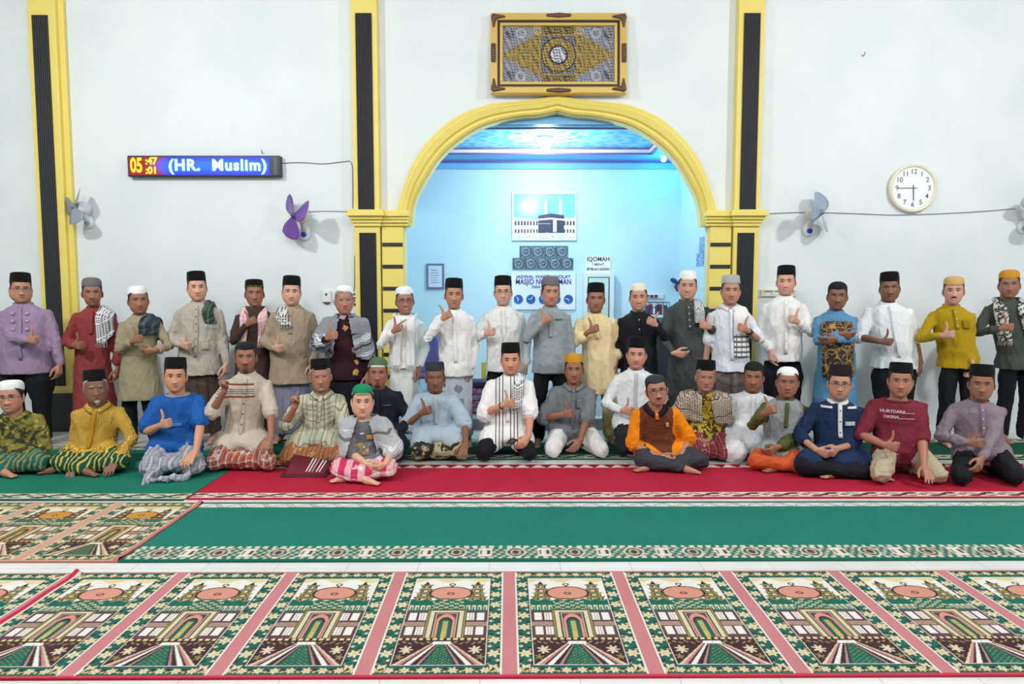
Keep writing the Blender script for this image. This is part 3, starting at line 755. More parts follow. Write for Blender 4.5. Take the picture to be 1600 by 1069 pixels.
# folded pink mats in a crate and a yellow stick
p = P(742, 653, 8.0); r = thing('mat_stack', 'stack of folded pink patterned mats left of the black trousered man in the mihrab', 'mats', (p.x, 8.05, .13))
def pinkm(nt, b_):
    n = nt.tex('Noise', nt.obj((9, 9, 22)), Scale=1.0, Detail=4.0, Distortion=1.0)
    nt.l.new(nt.mix(nt.ss(n.outputs[0], .45, .55), lin((196, 88, 140)), lin((190, 176, 200))), b_.inputs['Base Color'])
for k in range(5):
    g = Geo(); w_ = .27 - .01 * (k % 2); g.box(-w_, w_, -.16, .16, k * .075, k * .075 + .07); obj('folded_mat', g, mat('pink_mat_fabric' if k < 4 else 'dark_violet_mat', (196, 100, 150) if k < 4 else (62, 52, 84), .8, build=pinkm if k < 4 else None), r, sm=False, bevel=.025)
p = P(756, 600, 8.3); g = Geo(); g.box(p.x - .03, p.x + .03, 8.3, 8.33, .13, P(756, 566, 8.3).z); tag(obj('wooden_post', g, mat('yellow_green_paint', (206, 196, 70), .5), sm=False, bevel=.004), 'upright yellow green board in the mihrab beside the man with glasses', 'board')
# ================================================================== RUGS
M_WOV = mat('woven_carpet', rough=.9, spec=.15, build=woven)
def La(c): return np.array(lin(c))
def rug_cell(nx, ny, pal):
    """one prayer panel, seen from the foot: flower border, sky, dome, minarets, arcade, gate, leaves, converging road"""
    u, v = np.meshgrid((np.arange(nx) + .5) / nx, (np.arange(ny) + .5) / ny)
    img = np.zeros((ny, nx, 3)); img[:] = La(pal['green'])
    def st(m, c): img[m] = La(pal[c] if isinstance(c, str) else c)
    asp = 1.02 / .594
    def flower(cx, cy, r, c1, c2, k=6, ph=0.0):
        dx = u - cx; dy = (v - cy) * asp; q = np.hypot(dx, dy); a = np.arctan2(dy, dx)
        st(q < r * (1.12 + .25 * np.cos(k * a + ph)), 'dark'); st(q < r * (.92 + .25 * np.cos(k * a + ph)), c1); st(q < r * .3, c2)
    def leaf(cx, cy, a0, L, c):
        dx = u - cx; dy = (v - cy) * asp; x = dx * math.cos(a0) + dy * math.sin(a0); y = -dx * math.sin(a0) + dy * math.cos(a0)
        st((x / L) ** 2 + (y / (L * .38)) ** 2 < 1, c)
    rng = np.random.RandomState(3)
    # scattered leaves and buds in the border
    for sx in (.115, .885):
        for k in range(9):
            y = .06 + k * .11
            leaf(sx - .035, y + .052, .9 + k, .030, 'dark'); leaf(sx + .035, y + .045, 2.2 + k, .028, 'dark')
            flower(sx + .03 * (-1) ** k, y + .058, .016, 'cream', 'yellow', 4); flower(sx - .035 * (-1) ** k, y + .03, .012, 'yellow', 'pink', 4)
            flower(sx, y, .046, 'cream', 'yellow', 6, k)
    for y in (.045, .952):
        for k in range(9):
            x = .06 + k * .11
            leaf(x + .055, y + .008, .6 + k, .026, 'dark'); flower(x, y, .034, 'cream', 'yellow', 6, k); flower(x + .055, y - .008, .013, 'yellow', 'pink', 4)
    # white edge lines of the border
    X0, X1, Y0, Y1 = .175, .825, .085, .905
    P_ = (u > X0) & (u < X1) & (v > Y0) & (v < Y1)
    st((u > X0 - .014) & (u < X1 + .014) & (v > Y0 - .008) & (v < Y1 + .008), 'dark'); st((u > X0 - .008) & (u < X1 + .008) & (v > Y0 - .005) & (v < Y1 + .005), 'white')
    pu = (u - X0) / (X1 - X0); au = np.abs(pu - .5)
    st(P_, 'white'); st(P_ & (v > .875 - .02 * np.cos(pu * 14)), 'sand')
    # minarets
    for cx in (.155, .845):
        d = np.abs(pu - cx)
        for k, (yy, wd) in enumerate(((.655, .098), (.700, .082), (.745, .066), (.790, .050))):
            st(P_ & (d < wd + .014) & (v > yy - .004) & (v < yy + .040), 'dark'); st(P_ & (d < wd) & (v > yy) & (v < yy + .033), 'olive')
            st(P_ & (d < wd + .034) & (v > yy + .030) & (v < yy + .040), 'dark'); st(P_ & (d < wd + .022) & (v > yy + .033) & (v < yy + .037), 'yellow')
            st(P_ & (d < wd * .62) & (v > yy + .004) & (v < yy + .027), 'dark'); st(P_ & (d < wd * .36) & (v > yy + .004) & (v < yy + .022), 'cream')
        st(P_ & (v > .83) & (d < .045 * (1 - (v - .83) / .04)) & (v < .868), 'dark')
    # dome
    dx = (pu - .5) / .265; dy = (v - .735) / .068
    q = dx ** 2 + dy ** 2; st(P_ & (q < 1.22) & (v > .664), 'dark'); st(P_ & (q < .97) & (v > .675), 'dome')
    q2 = ((pu - .5) / .05) ** 2 + ((v - .73) / .015) ** 2; st(q2 < 1, 'dark'); st(q2 < .35, 'pink')
    qq = np.hypot((pu - .5) * .65, (v - .832) * asp); st(P_ & (np.abs(qq - .022) < .007), 'dark')
    st(P_ & (np.abs(pu - .5) < .01) & (np.abs(v - .81) < .012), 'dark')
    # green hills and arcades
    hill = .655 + .018 * np.sin(pu * 19 + 1) ** 2
    st(P_ & (v < hill) & (v > .54), 'green'); st(P_ & (v < hill) & (v > hill - .006), 'olive')
    arc = P_ & (v > .555) & (v < .605) & (au > .2); st(arc & (np.abs(((pu * 14) % 1) - .5) < .33), 'cream'); st(arc & (np.abs(((pu * 14) % 1) - .5) < .16) & (v < .59), 'green')
    mid = P_ & (v > .565) & (v < .65) & (au < .2); st(mid & (np.sin(pu * 50) * np.sin(v * 170) > .15), 'cream'); st(mid & (np.sin(pu * 50) * np.sin(v * 170) > .65), 'olive')
    # buildings
    B = P_ & (v > .295) & (v < .545); st(B, 'plum')
    st(B & (v > .405) & (v < .44), 'mauve'); st(B & (v > .415 + .008 * np.sin(pu * 60)) & (v < .427 + .008 * np.sin(pu * 60)), 'olive')
    for c in (.085, .205, .795, .915):
        for y0 in (.325, .455):
            st(B & (np.abs(pu - c) < .046) & (v > y0) & (v < y0 + .072), 'white'); st(B & (np.abs(np.abs(pu - c) - .015) < .004) & (v > y0) & (v < y0 + .072), 'mauve')
    # gate
    Gt = P_ & (v > .30) & (v < .565)
    st(Gt & (au < .245), 'dark'); st(Gt & (au < .235) & (v < .558), 'olive'); st(Gt & (au < .215) & (v < .553), 'dark'); st(Gt & (au < .205) & (v < .548), 'cream')
    st(Gt & (au < .150) & (v < .532), 'dark'); st(Gt & (au < .138) & (v < .526), 'cream'); st(Gt & (au < .125) & (v < .52), 'plum')
    st(Gt & ((au / .115) ** 2 + (np.maximum(v - .44, 0) / .075) ** 2 < 1), 'pinkd'); st(Gt & ((au / .085) ** 2 + (np.maximum(v - .43, 0) / .055) ** 2 < 1), 'dark')
    st(Gt & ((au / .07) ** 2 + (np.maximum(v - .42, 0) / .05) ** 2 < 1), 'green')
    st(Gt & (au < .035) & (v < .45), 'olive'); st(Gt & (au < .028) & (v < .45) & (((v * 62) % 1) > .45), 'yellow')
    # lower dark field with leaves, road
    Lw = P_ & (v <= .295); st(Lw, 'plumd')
    for k in range(6):
        for sx in (-1, 1): leaf(.5 + sx * (.10 + .045 * k) * 1.0, .262 - .01 * (k % 2), sx * .8, .022, 'olive')
    for sx in (-1, 1):
        for k in range(7): leaf(.5 + sx * .25 + .026 * math.cos(k * .9), .20 + .018 * math.sin(k * .9), k * .9, .026, 'cream')
        for k in range(5): leaf(.5 + sx * .29 + .016 * math.cos(k * 1.3), .145 + .012 * math.sin(k * 1.3), k * 1.3, .018, 'olive')
    st(Lw & (v > .28) & (np.sin(pu * 80) > -.2), 'sand')
    tt = np.clip((.265 - v) / (.265 - Y0), 0, 1); rd = Lw & (v < .268)
    def upto(a, b): return rd & (au < a + (b - a) * tt)
    st(upto(.075, .50), 'dark'); st(upto(.085, .49), 'cream'); st(upto(.075, .45), 'pink'); st(upto(.062, .40), 'dark'); st(upto(.05, .365), 'white'); st(upto(.035, .30), 'dark'); st(upto(.02, .235), 'mauve'); st(upto(.012, .20), 'dark'); st(upto(.0, .175), 'green')
    st(rd & (au < .10) & (v > .245), 'white')
    sp = rd & (au < .15 * tt) & (np.sin(pu * 90) * np.sin(v * 300) > .6); st(sp, 'olive')
    # separator strips
    e = .055; s0 = (u < e) | (u > 1 - e); st(s0, 'pink'); st(((u > e) & (u < e + .012)) | ((u < 1 - e) & (u > 1 - e - .012)), 'white')
    st((v > .985), 'pink'); st((v < .018), 'red')
    return img
PAL = dict(green=(28, 102, 86), dark=(62, 44, 46), cream=(218, 206, 172), yellow=(208, 192, 116), pink=(200, 128, 130), white=(234, 230, 220), sand=(222, 206, 150), olive=(150, 140, 84),
           dome=(214, 148, 128), plum=(96, 66, 74), plumd=(70, 44, 50), mauve=(176, 138, 140), pinkd=(216, 146, 130), red=(206, 66, 84))
PAL2 = dict(green=(62, 106, 82), dark=(64, 50, 42), cream=(222, 206, 168), yellow=(208, 186, 110), pink=(206, 160, 136), white=(232, 222, 200), sand=(224, 190, 118), olive=(140, 116, 64),
            dome=(206, 146, 66), plum=(104, 78, 66), plumd=(64, 50, 46), mauve=(170, 138, 118), pinkd=(196, 132, 84), red=(204, 164, 140))
CW = .594
cell = rug_cell(150, 250, PAL); cell2 = rug_cell(120, 200, PAL2)
def cells(c, n, redleft=False, redright=False):
    img = np.concatenate([c] * n, 1); k = max(1, int(c.shape[1] * .05))
    if redleft: img[:, :k] = La((196, 40, 66))
    if redright: img[:, -k:] = La((206, 120, 116))
    return img
a = G(117, 897); b = G(1454, 890); ang = .0065
L0 = 3.66; LEN = 1.03
def place(o, x, y, rz=ang, z=0.0): o.location = (x, y, z); o.rotation_euler = (0, 0, rz); return o
XR0 = a.x + .02
def curl(img, side, amp):
    ny, nx = img.shape[:2]; x = np.arange(nx) * CW / cell.shape[1]; x = x if side == 'l' else x[::-1]; y = np.linspace(0, 1, ny)[:, None]
    ramp = np.clip(np.minimum(y, 1 - y) / .012, 0, 1)
    return ramp * amp * np.exp(-((x[None, :] - .012) / .022) ** 2) * (.25 + np.exp(-((1 - y) / .05) ** 2) + .8 * np.exp(-(y / .05) ** 2) + .12 * np.sin(y * 19))
_im = cells(cell, 10, redleft=True); o = raster('prayer_rug', CW * 10, LEN, _im, M_WOV, None, .012, curl(_im, 'l', .022)); place(o, XR0, L0 - LEN - .015)
tag(o, 'long green prayer rug with pink dome mosque panels across the foreground', 'rug')
o = raster('prayer_rug', CW * 4, LEN, cells(cell, 4), M_WOV, None, .009); place(o, XR0 - CW * 4 - .004, L0 - LEN - .03)
tag(o, 'short stretch of prayer rug at the lower left corner of the floor', 'rug')
c = G(318, 789); d = G(207, 880)
_im = cells(cell2, 6, redright=True); o = raster('prayer_rug', CW * 6, LEN + .06, _im, M_WOV, None, .012, curl(_im, 'r', .018)); place(o, c.x - CW * 6 - .01, d.y, .02 * 0 + .0)
tag(o, 'tan prayer rug with orange dome panels at left in the middle row', 'rug')
# ripple folds at the rug corners
for px, py, m_, lb in ((118, 896, (188, 52, 70), 'raised pink edge fold at the corner of the front prayer rug'),):
    pass
def bandpat(nx, ny, kind):
    u, v = np.meshgrid(np.arange(nx) * .01, (np.arange(ny) + .5) / ny)
    w_ = lambda p: np.abs(((u / p) % 1) - .5) * 2
    if kind == 'chev':
        img = np.zeros((ny, nx, 3)) + La((226, 224, 216)); t = ((u / .34) % 1)
        for ph, c in ((0, (120, 160, 150)), (.09, (190, 150, 140)), (.5, (110, 150, 138)), (.58, (150, 150, 140))):
            q = np.abs(((t - ph + .22 * v) % 1)); img[q < .035] = La(c); q = np.abs(((t - ph - .35 * v) % 1)); img[q < .03] = La(c)
        img[(v < .1) | (v > .9)] = La((40, 120, 98)); return img
    if kind == 'medal':
        img = np.zeros((ny, nx, 3)) + La((92, 140, 122)); t = (u / .35) % 1
        img[np.sin(u * 130 + v * 5) * np.sin(v * 22) > .35] = La((206, 198, 174)); img[np.sin(u * 130 + v * 5) * np.sin(v * 22) < -.45] = La((70, 74, 66))
        q = ((t - .5) / .17) ** 2 + ((v - .5) / .38) ** 2; img[q < 1] = La((222, 212, 188)); img[q < .62] = La((60, 90, 78)); img[q < .35] = La((206, 190, 170)); img[q < .12] = La((96, 60, 60))
        for c in (.05, .92): 
            img[(np.abs(t - c) < .055) & (np.abs(v - .5) < .32)] = La((230, 222, 205)); img[(np.abs(t - c) < .022) & (np.abs(v - .5) < .17)] = La((90, 50, 54))
        img[(v < .14) | (v > .86)] = La((222, 216, 196)); img[((v < .14) | (v > .86)) & (np.sin(u * 120) > .1)] = La((40, 120, 98)); img[v < .06] = La((34, 112, 92)); return img
    if kind in ('red', 'greenb'):
        base, dk, lt = ((170, 70, 76), (96, 42, 46), (232, 222, 206)) if kind == 'red' else ((44, 110, 86), (46, 50, 42), (222, 214, 190))
        img = np.zeros((ny, nx, 3)) + La(lt); t = (u / .3) % 1
        img[np.abs(v - .5 - .28 * np.sin(u * 2 * PI / .3)) < .16] = La(dk); img[np.abs(v - .5 + .28 * np.sin(u * 2 * PI / .3 + .6)) < .10] = La(base)
        q = ((t - .5) / .22) ** 2 + ((v - .5) / .24) ** 2; img[q < 1] = La(lt); img[q < .3] = La(base)
        img[(v < .1) | (v > .92)] = La(lt); return img
    if kind == 'tri':
        img = np.zeros((ny, nx, 3)) + La((228, 206, 196)); t = (u / .14) % 1; img[np.abs(t - .5) * 2 < v * .8] = La((110, 34, 44)); img[(v < .15)] = La((200, 90, 100)); return img
def carpet(name, x0, x1, y0, y1, base, near, far, nw, fw_, edge, label, z=.0, rz=ang, thick=.009):
    nx = int((x1 - x0) / .01); ny = int((y1 - y0) / .01)
    img = np.zeros((ny, nx, 3)) + La(base)
    k = int(nw * 100); kf = int(fw_ * 100)
    e = 3
    if near: img[e:e + k] = bandpat(nx, k, near)
    if kf: img[ny - e - kf:ny - e] = bandpat(nx, kf, far)
    img[:e] = La(edge); img[ny - e:] = La(edge); img[:, :2] = La(edge)
    o = raster(name, x1 - x0, y1 - y0, img, M_WOV, None, thick); place(o, x0, y0, rz, z)
    tag(o, label, 'carpet'); return o
yn = lambda py: G(800, py).y
carpet('carpet_runner', G(318, 788).x - .005, 4.3, yn(880), yn(787), (34, 122, 104), 'medal', 'chev', .20, .10, (22, 100, 82), 'plain green carpet runner with patterned borders in the middle of the floor')
carpet('carpet_runner', -6.2, G(290, 782).x - .012, yn(783), 6.72, (30, 122, 100), 'greenb', 'greenb', .13, .12, (24, 90, 72), 'green carpet runner under the seated men at far left', 0.0, 0.0)
carpet('carpet_runner', G(290, 782).x, 5.2, yn(781.5), yn(728), (188, 36, 62), 'red', 'tri', .12, .10, (188, 24, 52), 'bright red carpet runner under the seated men', .0, ang)
carpet('carpet_runner', G(290, 782).x + .0, 5.6, yn(719), 7.05, (22, 84, 66), 'greenb', 'greenb', .14, .12, (30, 100, 78), 'dark green carpet runner behind the red one', 0.0, 0.0)
# ================================================================== PEOPLE: materials
def skin_mat(name, tone, hair=(30, 26, 26), hs=1.05, mo=0.0, goat=0.0, stub=0.15, smile=0.0, brow=.85, lip=None, sq=0.0):
    def bld(nt, b):
        o = nt.obj(1.0 / hs); s = nt.sep(o); x, y, z = s[0], s[1], s[2]; ax_ = nt.m('ABSOLUTE', x)
        front = nt.m('LESS_THAN', y, -.02)
        def el(cx, cz, rx, rz, soft=.35, zz=None, xx=None):
            dx = nt.m('DIVIDE', nt.m('SUBTRACT', ax_ if xx is None else xx, cx), rx); dz = nt.m('DIVIDE', nt.m('SUBTRACT', z if zz is None else zz, cz), rz)
            q = nt.m('ADD', nt.m('MULTIPLY', dx, dx), nt.m('MULTIPLY', dz, dz))
            return nt.m('MULTIPLY', nt.ss(q, 1 + soft, 1 - soft), front)
        n = nt.tex('Noise', o, Scale=22.0, Detail=3.0).outputs[0]
        base = lin(tone); warm = lin(tuple(min(255, c * k) for c, k in zip(tone, (1.05, .86, .82)))); dk = lin(tuple(c * .82 for c in tone))
        c = nt.mix(nt.ss(n, .3, .7), base, tuple(v * .93 for v in base))
        c = nt.mix(nt.m('MULTIPLY', el(.042, -.035, .024, .024, .9), .35), c, warm)
        c = nt.mix(nt.m('MULTIPLY', el(0, -.042, .016, .012, .8), .3), c, warm)
        H = lin(hair)
        if stub: c = nt.mix(nt.m('MULTIPLY', el(0, -.095, .062, .042, .6), stub), c, tuple(.5 * (a + h) for a, h in zip(dk, H)))
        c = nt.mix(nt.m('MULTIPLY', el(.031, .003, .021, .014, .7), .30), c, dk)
        zb = nt.m('ADD', z, nt.m('MULTIPLY', nt.m('MULTIPLY', nt.m('SUBTRACT', ax_, .028), nt.m('SUBTRACT', ax_, .028)), 9.0))
        c = nt.mix(nt.m('MULTIPLY', el(.031, .0255, .0200, .0056, .5, zb), brow), c, H)
        e = .0046 - .0016 * sq
        c = nt.mix(nt.m('MULTIPLY', el(.031, .0035, .0155, e + .0024, .3), .85), c, (0.03, .018, .014))
        c = nt.mix(el(.031, .002, .0130, e, .25), c, (.40, .35, .32))
        c = nt.mix(el(.031, .0028, .0062, e + .0012, .3), c, (.018, .010, .008))
        lp = lin(lip or (min(255, tone[0] * .86), tone[1] * .66, tone[2] * .66))
        zm = nt.m('SUBTRACT', z, nt.m('MULTIPLY', nt.m('MULTIPLY', x, x), 9.0 * smile + 1.0))
        wd = .022 + .005 * smile
        if mo: c = nt.mix(nt.m('MULTIPLY', el(0, -.0580, .027, .0074, .6), mo), c, H)
        c = nt.mix(nt.m('MULTIPLY', el(0, -.0715, wd, .0078, .4, zm), .9), c, lp)
        if smile > .6: c = nt.mix(nt.m('MULTIPLY', el(0, -.0716, wd * .95, .0058, .4, zm), .85), c, tuple(v * .35 for v in lp)); c = nt.mix(el(0, -.0705, wd * .80, .0034, .3, zm), c, (.62, .58, .53))
        else: c = nt.mix(nt.m('MULTIPLY', el(0, -.0712, wd, .0016, .5, zm), .9), c, tuple(v * .22 for v in lp))
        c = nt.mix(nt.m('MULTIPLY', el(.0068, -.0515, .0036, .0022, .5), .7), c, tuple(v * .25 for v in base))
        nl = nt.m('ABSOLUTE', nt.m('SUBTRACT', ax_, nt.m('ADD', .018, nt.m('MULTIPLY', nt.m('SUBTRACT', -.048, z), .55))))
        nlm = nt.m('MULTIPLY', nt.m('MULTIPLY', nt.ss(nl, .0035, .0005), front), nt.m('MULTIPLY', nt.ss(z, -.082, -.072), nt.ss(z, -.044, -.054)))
        c = nt.mix(nt.m('MULTIPLY', nlm, .38), c, dk)  # shade of the nose-to-mouth fold painted into the skin colour
        if goat: c = nt.mix(nt.m('MULTIPLY', el(0, -.100, .021, .017, .6), goat), c, H)
        nt.l.new(c, b.inputs['Base Color'])
        b.inputs['Subsurface Weight'].default_value = 0.0
        nt.l.new(nt.bump(nt.tex('Noise', o, Scale=160.0, Detail=2.0).outputs[0], .12, .002), b.inputs['Normal'])
    return mat(name, tone, .48, build=bld)

def cloth(name, c1=(200, 200, 200), kind='plain', c2=None, c3=None, rough=.85, sc=1.0, z0=0.0, zmax=9.0, extra=None, sheen=.0):
    """woven or printed fabric; kind chooses the pattern"""
    key = 'fabric_' + name
    if key in _mats: return _mats[key]
    def bld(nt, b):
        o = nt.obj(); s = nt.sep(o); x, y, z = s[0], s[1], s[2]
        A, B_, C_ = lin(c1), lin(c2 or c1), lin(c3 or c2 or c1)
        w2 = nt.m('SUBTRACT', z, nt.m('MULTIPLY', y, .8))       # runs down the front and out over the lap
        n = nt.tex('Noise', o, Scale=7.0, Detail=4.0).outputs[0]
        if kind == 'plain': c = nt.mix(nt.ss(n, .3, .7, 0, .5), A, tuple(v * .86 for v in A))
        elif kind == 'heather':
            n3 = nt.tex('Noise', nt.obj((90, 90, 300)), Scale=1.0, Detail=2.0).outputs[0]
            c = nt.mix(nt.ss(n3, .3, .7), A, B_)
        elif kind == 'plaid':
            a = nt.band(nt.m('ADD', x, 3), .075 * sc, .020 * sc); bb = nt.band(nt.m('ADD', w2, 3), .075 * sc, .020 * sc)
            a2 = nt.band(nt.m('ADD', x, 3.03 * 1), .075 * sc, .006 * sc); b2 = nt.band(nt.m('ADD', w2, 3.035), .075 * sc, .006 * sc)
            c = nt.mix(nt.m('MULTIPLY', nt.m('ADD', a, bb), .5), A, B_); c = nt.mix(nt.m('MULTIPLY', nt.m('MAXIMUM', a2, b2), .8), c, C_)
        elif kind == 'gingham':
            a = nt.band(nt.m('ADD', x, 3), .11 * sc, .055 * sc); bb = nt.band(nt.m('ADD', w2, 3), .11 * sc, .055 * sc)
            c = nt.mix(nt.m('MULTIPLY', nt.m('ADD', a, bb), .5), A, B_)
            c = nt.mix(nt.m('MULTIPLY', nt.m('MULTIPLY', nt.m('SUBTRACT', 1.0, a), nt.m('SUBTRACT', 1.0, bb)), .0), c, C_)
        elif kind == 'stripes':       # vertical stripes left and right of the placket
            q = nt.m('ABSOLUTE', x); st = nt.band(nt.m('ADD', q, z0), .032 * sc, .009 * sc)
            lim = nt.m('MULTIPLY', nt.m('GREATER_THAN', q, .022), nt.m('LESS_THAN', q, .125)); st = nt.m('MULTIPLY', st, nt.m('MULTIPLY', lim, nt.m('LESS_THAN', y, .0)))
            c = nt.mix(st, A, B_)
        elif kind == 'vlines':
            c = nt.mix(nt.m('MULTIPLY', nt.band(nt.m('ADD', x, 3), .028 * sc, .006 * sc), .6), A, B_)
        elif kind == 'chestband':
            c = nt.mix(0.0, A, A)
            for dz, w_, cc in ((.0, .016, B_), (-.045, .006, C_), (-.062, .006, C_), (-.079, .006, C_), (-.11, .016, B_)):
                m_ = nt.m('MULTIPLY', nt.m('LESS_THAN', nt.m('ABSOLUTE', nt.m('SUBTRACT', z, z0 + dz)), w_ / 2), nt.m('LESS_THAN', nt.m('ABSOLUTE', x), .155)); c = nt.mix(m_, c, cc)
        elif kind == 'batik':
            v = nt.tex('Voronoi', o, Scale=15.0 / sc, feature='F1'); v2 = nt.tex('Voronoi', o, Scale=34.0 / sc, feature='F1'); n2 = nt.tex('Noise', o, Scale=9.0 / sc, Detail=3.0, Distortion=1.5).outputs[0]
            c = nt.mix(nt.ss(n2, .46, .54), A, B_); c = nt.mix(nt.m('LESS_THAN', v.outputs[0], .24), c, C_); c = nt.mix(nt.m('LESS_THAN', v2.outputs[0], .20), c, A)
        elif kind == 'spots':
            v = nt.tex('Voronoi', o, Scale=9.5 / sc, Randomness=.35); v3 = nt.tex('Voronoi', o, Scale=60.0 / sc)
            n2 = nt.tex('Noise', o, Scale=40.0, Detail=2.0).outputs[0]
            d_ = nt.m('ADD', v.outputs[0], nt.m('MULTIPLY', nt.m('SUBTRACT', n2, .5), .35))
            pick = nt.m('GREATER_THAN', nt.sep(v.outputs[1])[0], .5)
            c = nt.mix(nt.m('LESS_THAN', d_, .30), A, nt.mix(pick, B_, C_))
        elif kind == 'dots':
            a = nt.m('SINE', nt.m('MULTIPLY', nt.m('ADD', x, w2), 210 / sc)); bb = nt.m('SINE', nt.m('MULTIPLY', nt.m('SUBTRACT', x, w2), 210 / sc))
            f = nt.m('MULTIPLY', a, bb); c = nt.mix(nt.m('GREATER_THAN', f, .30), A, B_); c = nt.mix(nt.m('LESS_THAN', f, -.6), c, C_)
        elif kind == 'swirl':
            wv = nt.tex('Wave', nt.obj(1.0), Scale=7.0 / sc, Distortion=6.0, Detail=1.0); wv.inputs['Detail Scale'].default_value = 1.2
            f = wv.outputs['Fac'] if 'Fac' in wv.outputs else wv.outputs[1]
            c = nt.mix(nt.ss(f, .35, .5), A, B_); c = nt.mix(nt.ss(f, .78, .86), c, C_)
        elif kind == 'keff':
            a = nt.band(nt.m('ADD', x, 3), .020 * sc, .009 * sc); bb = nt.band(nt.m('ADD', w2, 3), .020 * sc, .009 * sc)
            f = nt.m('MAXIMUM', a, bb); c = nt.mix(f, B_, A); lines = nt.band(nt.m('ADD', w2, 3.01), .16, .012); c = nt.mix(lines, c, C_)
        elif kind == 'grid':
            a = nt.band(nt.m('ADD', x, 3), .018 * sc, .003 * sc); bb = nt.band(nt.m('ADD', w2, 3), .018 * sc, .003 * sc)
            c = nt.mix(nt.m('MAXIMUM', a, bb), A, B_)
        elif kind == 'hbands':
            a = nt.m('MULTIPLY', nt.band(nt.m('ADD', w2, 3 + z0), .16 * sc, .055 * sc), nt.band(nt.m('ADD', w2, 3), .022 * sc, .012 * sc)); zm_ = nt.m('LESS_THAN', z, zmax); c = nt.mix(nt.m('MULTIPLY', a, zm_), A, B_)
            c = nt.mix(nt.m('MULTIPLY', zm_, nt.band(nt.m('ADD', w2, 3.05 + z0), .16 * sc, .022 * sc)), c, C_)
        if extra: c = extra(nt, c, x, y, z)
        nt.l.new(c, b.inputs['Base Color'])
        wv = nt.tex('Noise', o, Scale=420.0, Detail=1.0).outputs[0]; fd = nt.tex('Noise', nt.obj((9, 9, 5)), Scale=1.6, Detail=3.0, Distortion=.8).outputs[0]
        nt.l.new(nt.bump(nt.m('ADD', nt.m('MULTIPLY', wv, .05), fd), .35, .02), b.inputs['Normal'])
        b.inputs['Sheen Weight'].default_value = sheen
    return mat(key, c1, rough, build=bld, spec=.25)

# ================================================================== PEOPLE: shapes
def V3(*a): return np.array(a, float)
def unit(v): v = np.asarray(v, float); return v / (np.linalg.norm(v) + 1e-12)
def lerp(a, b, t): return np.asarray(a) * (1 - t) + np.asarray(b) * t
def itp(tab, z): return np.interp(z, [t[0] for t in tab], [t[1] for t in tab])
HW = [(-.121, .018), (-.114, .039), (-.10, .054), (-.08, .0655), (-.05, .0735), (-.02, .0770), (.02, .0785), (.06, .0765), (.09, .062), (.108, .038), (.117, .012)]
HF = [(-.121, -.060), (-.114, -.079), (-.10, -.087), (-.08, -.090), (-.05, -.0905), (-.02, -.0905), (.01, -.0915), (.03, -.0955), (.06, -.092), (.085, -.076), (.105, -.045), (.117, -.012)]
HB = [(-.121, -.045), (-.114, -.035), (-.10, -.015), (-.08, .02), (-.05, .058), (-.02, .084), (.02, .098), (.06, .095), (.09, .073), (.108, .044), (.117, .015)]
def head_grid(nz=46, na=56, fat=0.0, inflate=0.0, nose=1.0, jaw=0.0):
    zs = -.121 + (.238) * (1 - np.cos(np.linspace(0, PI, nz))) / 2 * .55 + np.linspace(0, .238, nz) * .45
    rings = []
    for z in zs:
        w_ = itp(HW, z) * (1 + fat * np.exp(-((z + .06) / .045) ** 2) + jaw * np.exp(-((z + .095) / .03) ** 2)); f = itp(HF, z); b = itp(HB, z)
        t = np.linspace(0, 2 * PI, na, endpoint=False) - PI / 2
        cx, sy = np.cos(t), np.sin(t)
        y0 = -.012 if z > -.11 else (f + b) / 2
        ex = .88
        X = np.sign(cx) * np.abs(cx) ** ex * w_; Y = np.where(sy < 0, y0 + (y0 - f) * np.sign(sy) * np.abs(sy) ** .86, y0 + (b - y0) * np.abs(sy))
        Z = np.full_like(X, z)
        fr = (sy < -.05).astype(float) * np.clip(-sy * 1.6, 0, 1)
        ga = lambda cx_, cz_, sx_, sz_: np.exp(-((np.abs(X) - cx_) / sx_) ** 2 - ((z - cz_) / sz_) ** 2)
        # nose
        k = np.clip((.014 - z) / .056, 0, 1) if z > -.046 else max(0.0, 1 - (-.046 - z) / .010)
        nw = (.0085 + .0065 * k) * nose; nh = (.004 + .020 * k ** 1.15) if z < .014 else .004 * math.exp(-((z - .014) / .012) ** 2)
        d = nh * np.exp(-(X / nw) ** 2) + .0095 * ga(.0125 * nose, -.0445, .0065, .0075)
        d += -.0085 * ga(.031, .003, .016, .011) + .0045 * ga(.031, .002, .010, .0065) + .0035 * ga(.028, .026, .022, .007)
        d += .0035 * ga(.045, -.028, .016, .016) + .0055 * ga(0, -.0665, .019, .0045) + .0055 * ga(0, -.0765, .016, .0042) - .003 * ga(0, -.0715, .02, .0018)
        d += -.003 * ga(0, -.089, .018, .005) + .006 * ga(0, -.106, .016, .010)
        Y = Y - d * fr
        if inflate:
            nn = np.stack([X, Y - y0], 1); L = np.linalg.norm(nn, axis=1, keepdims=True); X = X + nn[:, 0] / L[:, 0] * inflate; Y = Y + nn[:, 1] / L[:, 0] * inflate
            Z = Z + inflate * max(0, (z - .06) / .06)
        rings.append(np.stack([X, Y, Z], 1))
    return rings
